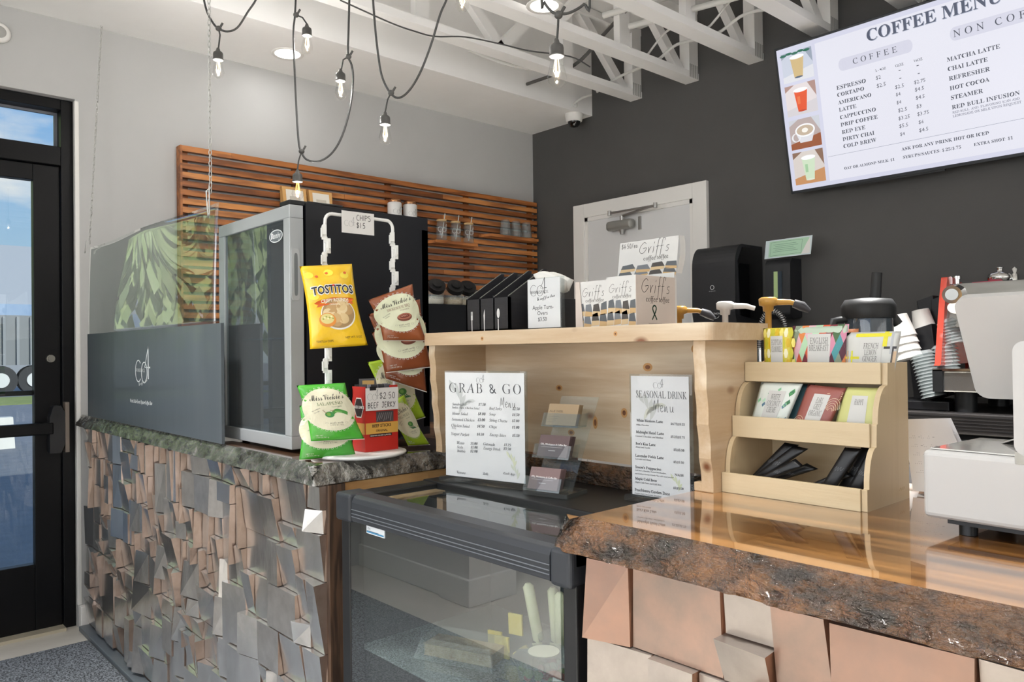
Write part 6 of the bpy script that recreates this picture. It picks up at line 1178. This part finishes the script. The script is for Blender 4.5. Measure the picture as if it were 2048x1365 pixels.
for nm, dp, top, lb, fm in (('A', DA, (-3.069, 1.211, 2.457), 'string light bulb hanging beside the bright chain', FIL), ('B1', DB1, (-2.911, 1.518, 2.587), 'highest string light bulb over the left loop strand', FIL), ('B2', DB2, (-2.9, 1.464, 1.974), 'lowest string light bulb, glowing amber in front of the slats', FILW),
        ('B3', DB3, (-2.715, 1.559, 2.356), 'string light bulb on the right strand of the long loop', FIL), ('C', DC, (-2.455, 1.596, 2.131), 'string light bulb under the U-shaped loop', FIL), ('D', DD, (-1.462, 1.501, 2.077), 'largest string light bulb, nearest the camera', FIL), ('E', [(-2.02, 1.624, 2.77), (-2.02, 1.624, 2.6), (-2.02, 1.624, 2.5)], (-2.02, 1.624, 2.495), 'string light bulb cut off by the top edge above the middle', FIL)):
    t = thing('string_bulb', lb, 'light bulb', top, 'string light bulbs'); c = Vector(top)
    Q = [Vector(q) for q in dp]; MB().tube(Q, .0032, 8).build('drop_wire', CBL, t)
    j = Q[0]; MB().ball(j, .012, None, 12, (1, 1, .9)).cyl(j+Vector((.0, 0, -.006)), j+Vector((.012, .012, .022)), .0045, n=8).build('joint', SOK, t)
    MB().lathe(c, [(.005, .004), (.0065, 0), (.009, -.008), (.018, -.015), (.0195, -.022), (.0195, -.040), (.021, -.041), (.021, -.045), (.018, -.046)], 20).build('socket', SOK, t)
    s = 1.12 if nm == 'D' else 1.
    MB().lathe(c+Vector((0, 0, -.045)), [(.0135, 0), (.015, -.006), (.020*s, -.034*s), (.0235*s, -.048*s), (.021*s, -.062*s), (.012*s, -.072*s), (0, -.075*s)], 24, None, cap=False).build('bulb_glass', BG, t)
    b = MB(); [b.tube([c+Vector((.004*math.cos(a), .004*math.sin(a), -.048)), c+Vector((.009*math.cos(a), .009*math.sin(a), -.085)), c+Vector((.004*math.cos(a+1), .004*math.sin(a+1), -.10))], .0008, 4) for a in (0, 1.2, 2.5, 3.8, 5)]; b.build('filament', fm, t); lamp('bulb_glow', 'POINT', c+Vector((0, 0, -.085)), 2.6, (1, .97, .93), shadow_soft_size=.004)
    proto_bulb = t
for k, (x, y, z) in enumerate(((-3.05, .3, 2.35), (-2.2, -.35, 2.3), (-1.3, -.9, 2.4), (-.4, -1.2, 2.3), (.5, -.4, 2.35), (1.1, .7, 2.4), (.35, 1.35, 2.5), (-.6, 1.5, 2.55), (1.6, 1.9, 2.45), (.7, 2.5, 2.5))):  # unseen bulbs added with their lamps to brighten trusses and soffit
    dup(proto_bulb, (x, y, z), None, 'added string bulb out of view to brighten the ceiling, number %s over the room' % ('one', 'two', 'three', 'four', 'five', 'six', 'seven', 'eight', 'nine', 'ten')[k]); lamp('bulb_glow', 'POINT', (x, y, z-.085), 2.6, (1, .97, .93), shadow_soft_size=.004)
# dome security camera under the soffit corner
t = thing('security_camera', 'white dome security camera at the soffit corner by the charcoal wall', 'camera', (-3.425, 3.67, 2.757)); c = (-3.425, 3.67, 2.757)
MB().lathe(c, [(.06, 0), (.06, -.008), (.052, -.045), (.044, -.05)], 28).build('housing', TRIMW, t); MB().lathe(c, [(.042, -.048), (.038, -.068), (.024, -.082), (0, -.087)], 24, cap=False).build('dome', DBG, t)
cable('camera_cable', 'short white and black cable dangling beside the dome camera', 'cable', [(-3.36, 3.62, 2.80), (-3.34, 3.6, 2.775), (-3.36, 3.6, 2.79), (-3.33, 3.64, 2.83), (-3.28, 3.68, 2.85)], .008, WC)
B(3.19, 3.2, 0, .01, 1, 1.01).build('wall_plate', WP)['kind'] = 'structure'
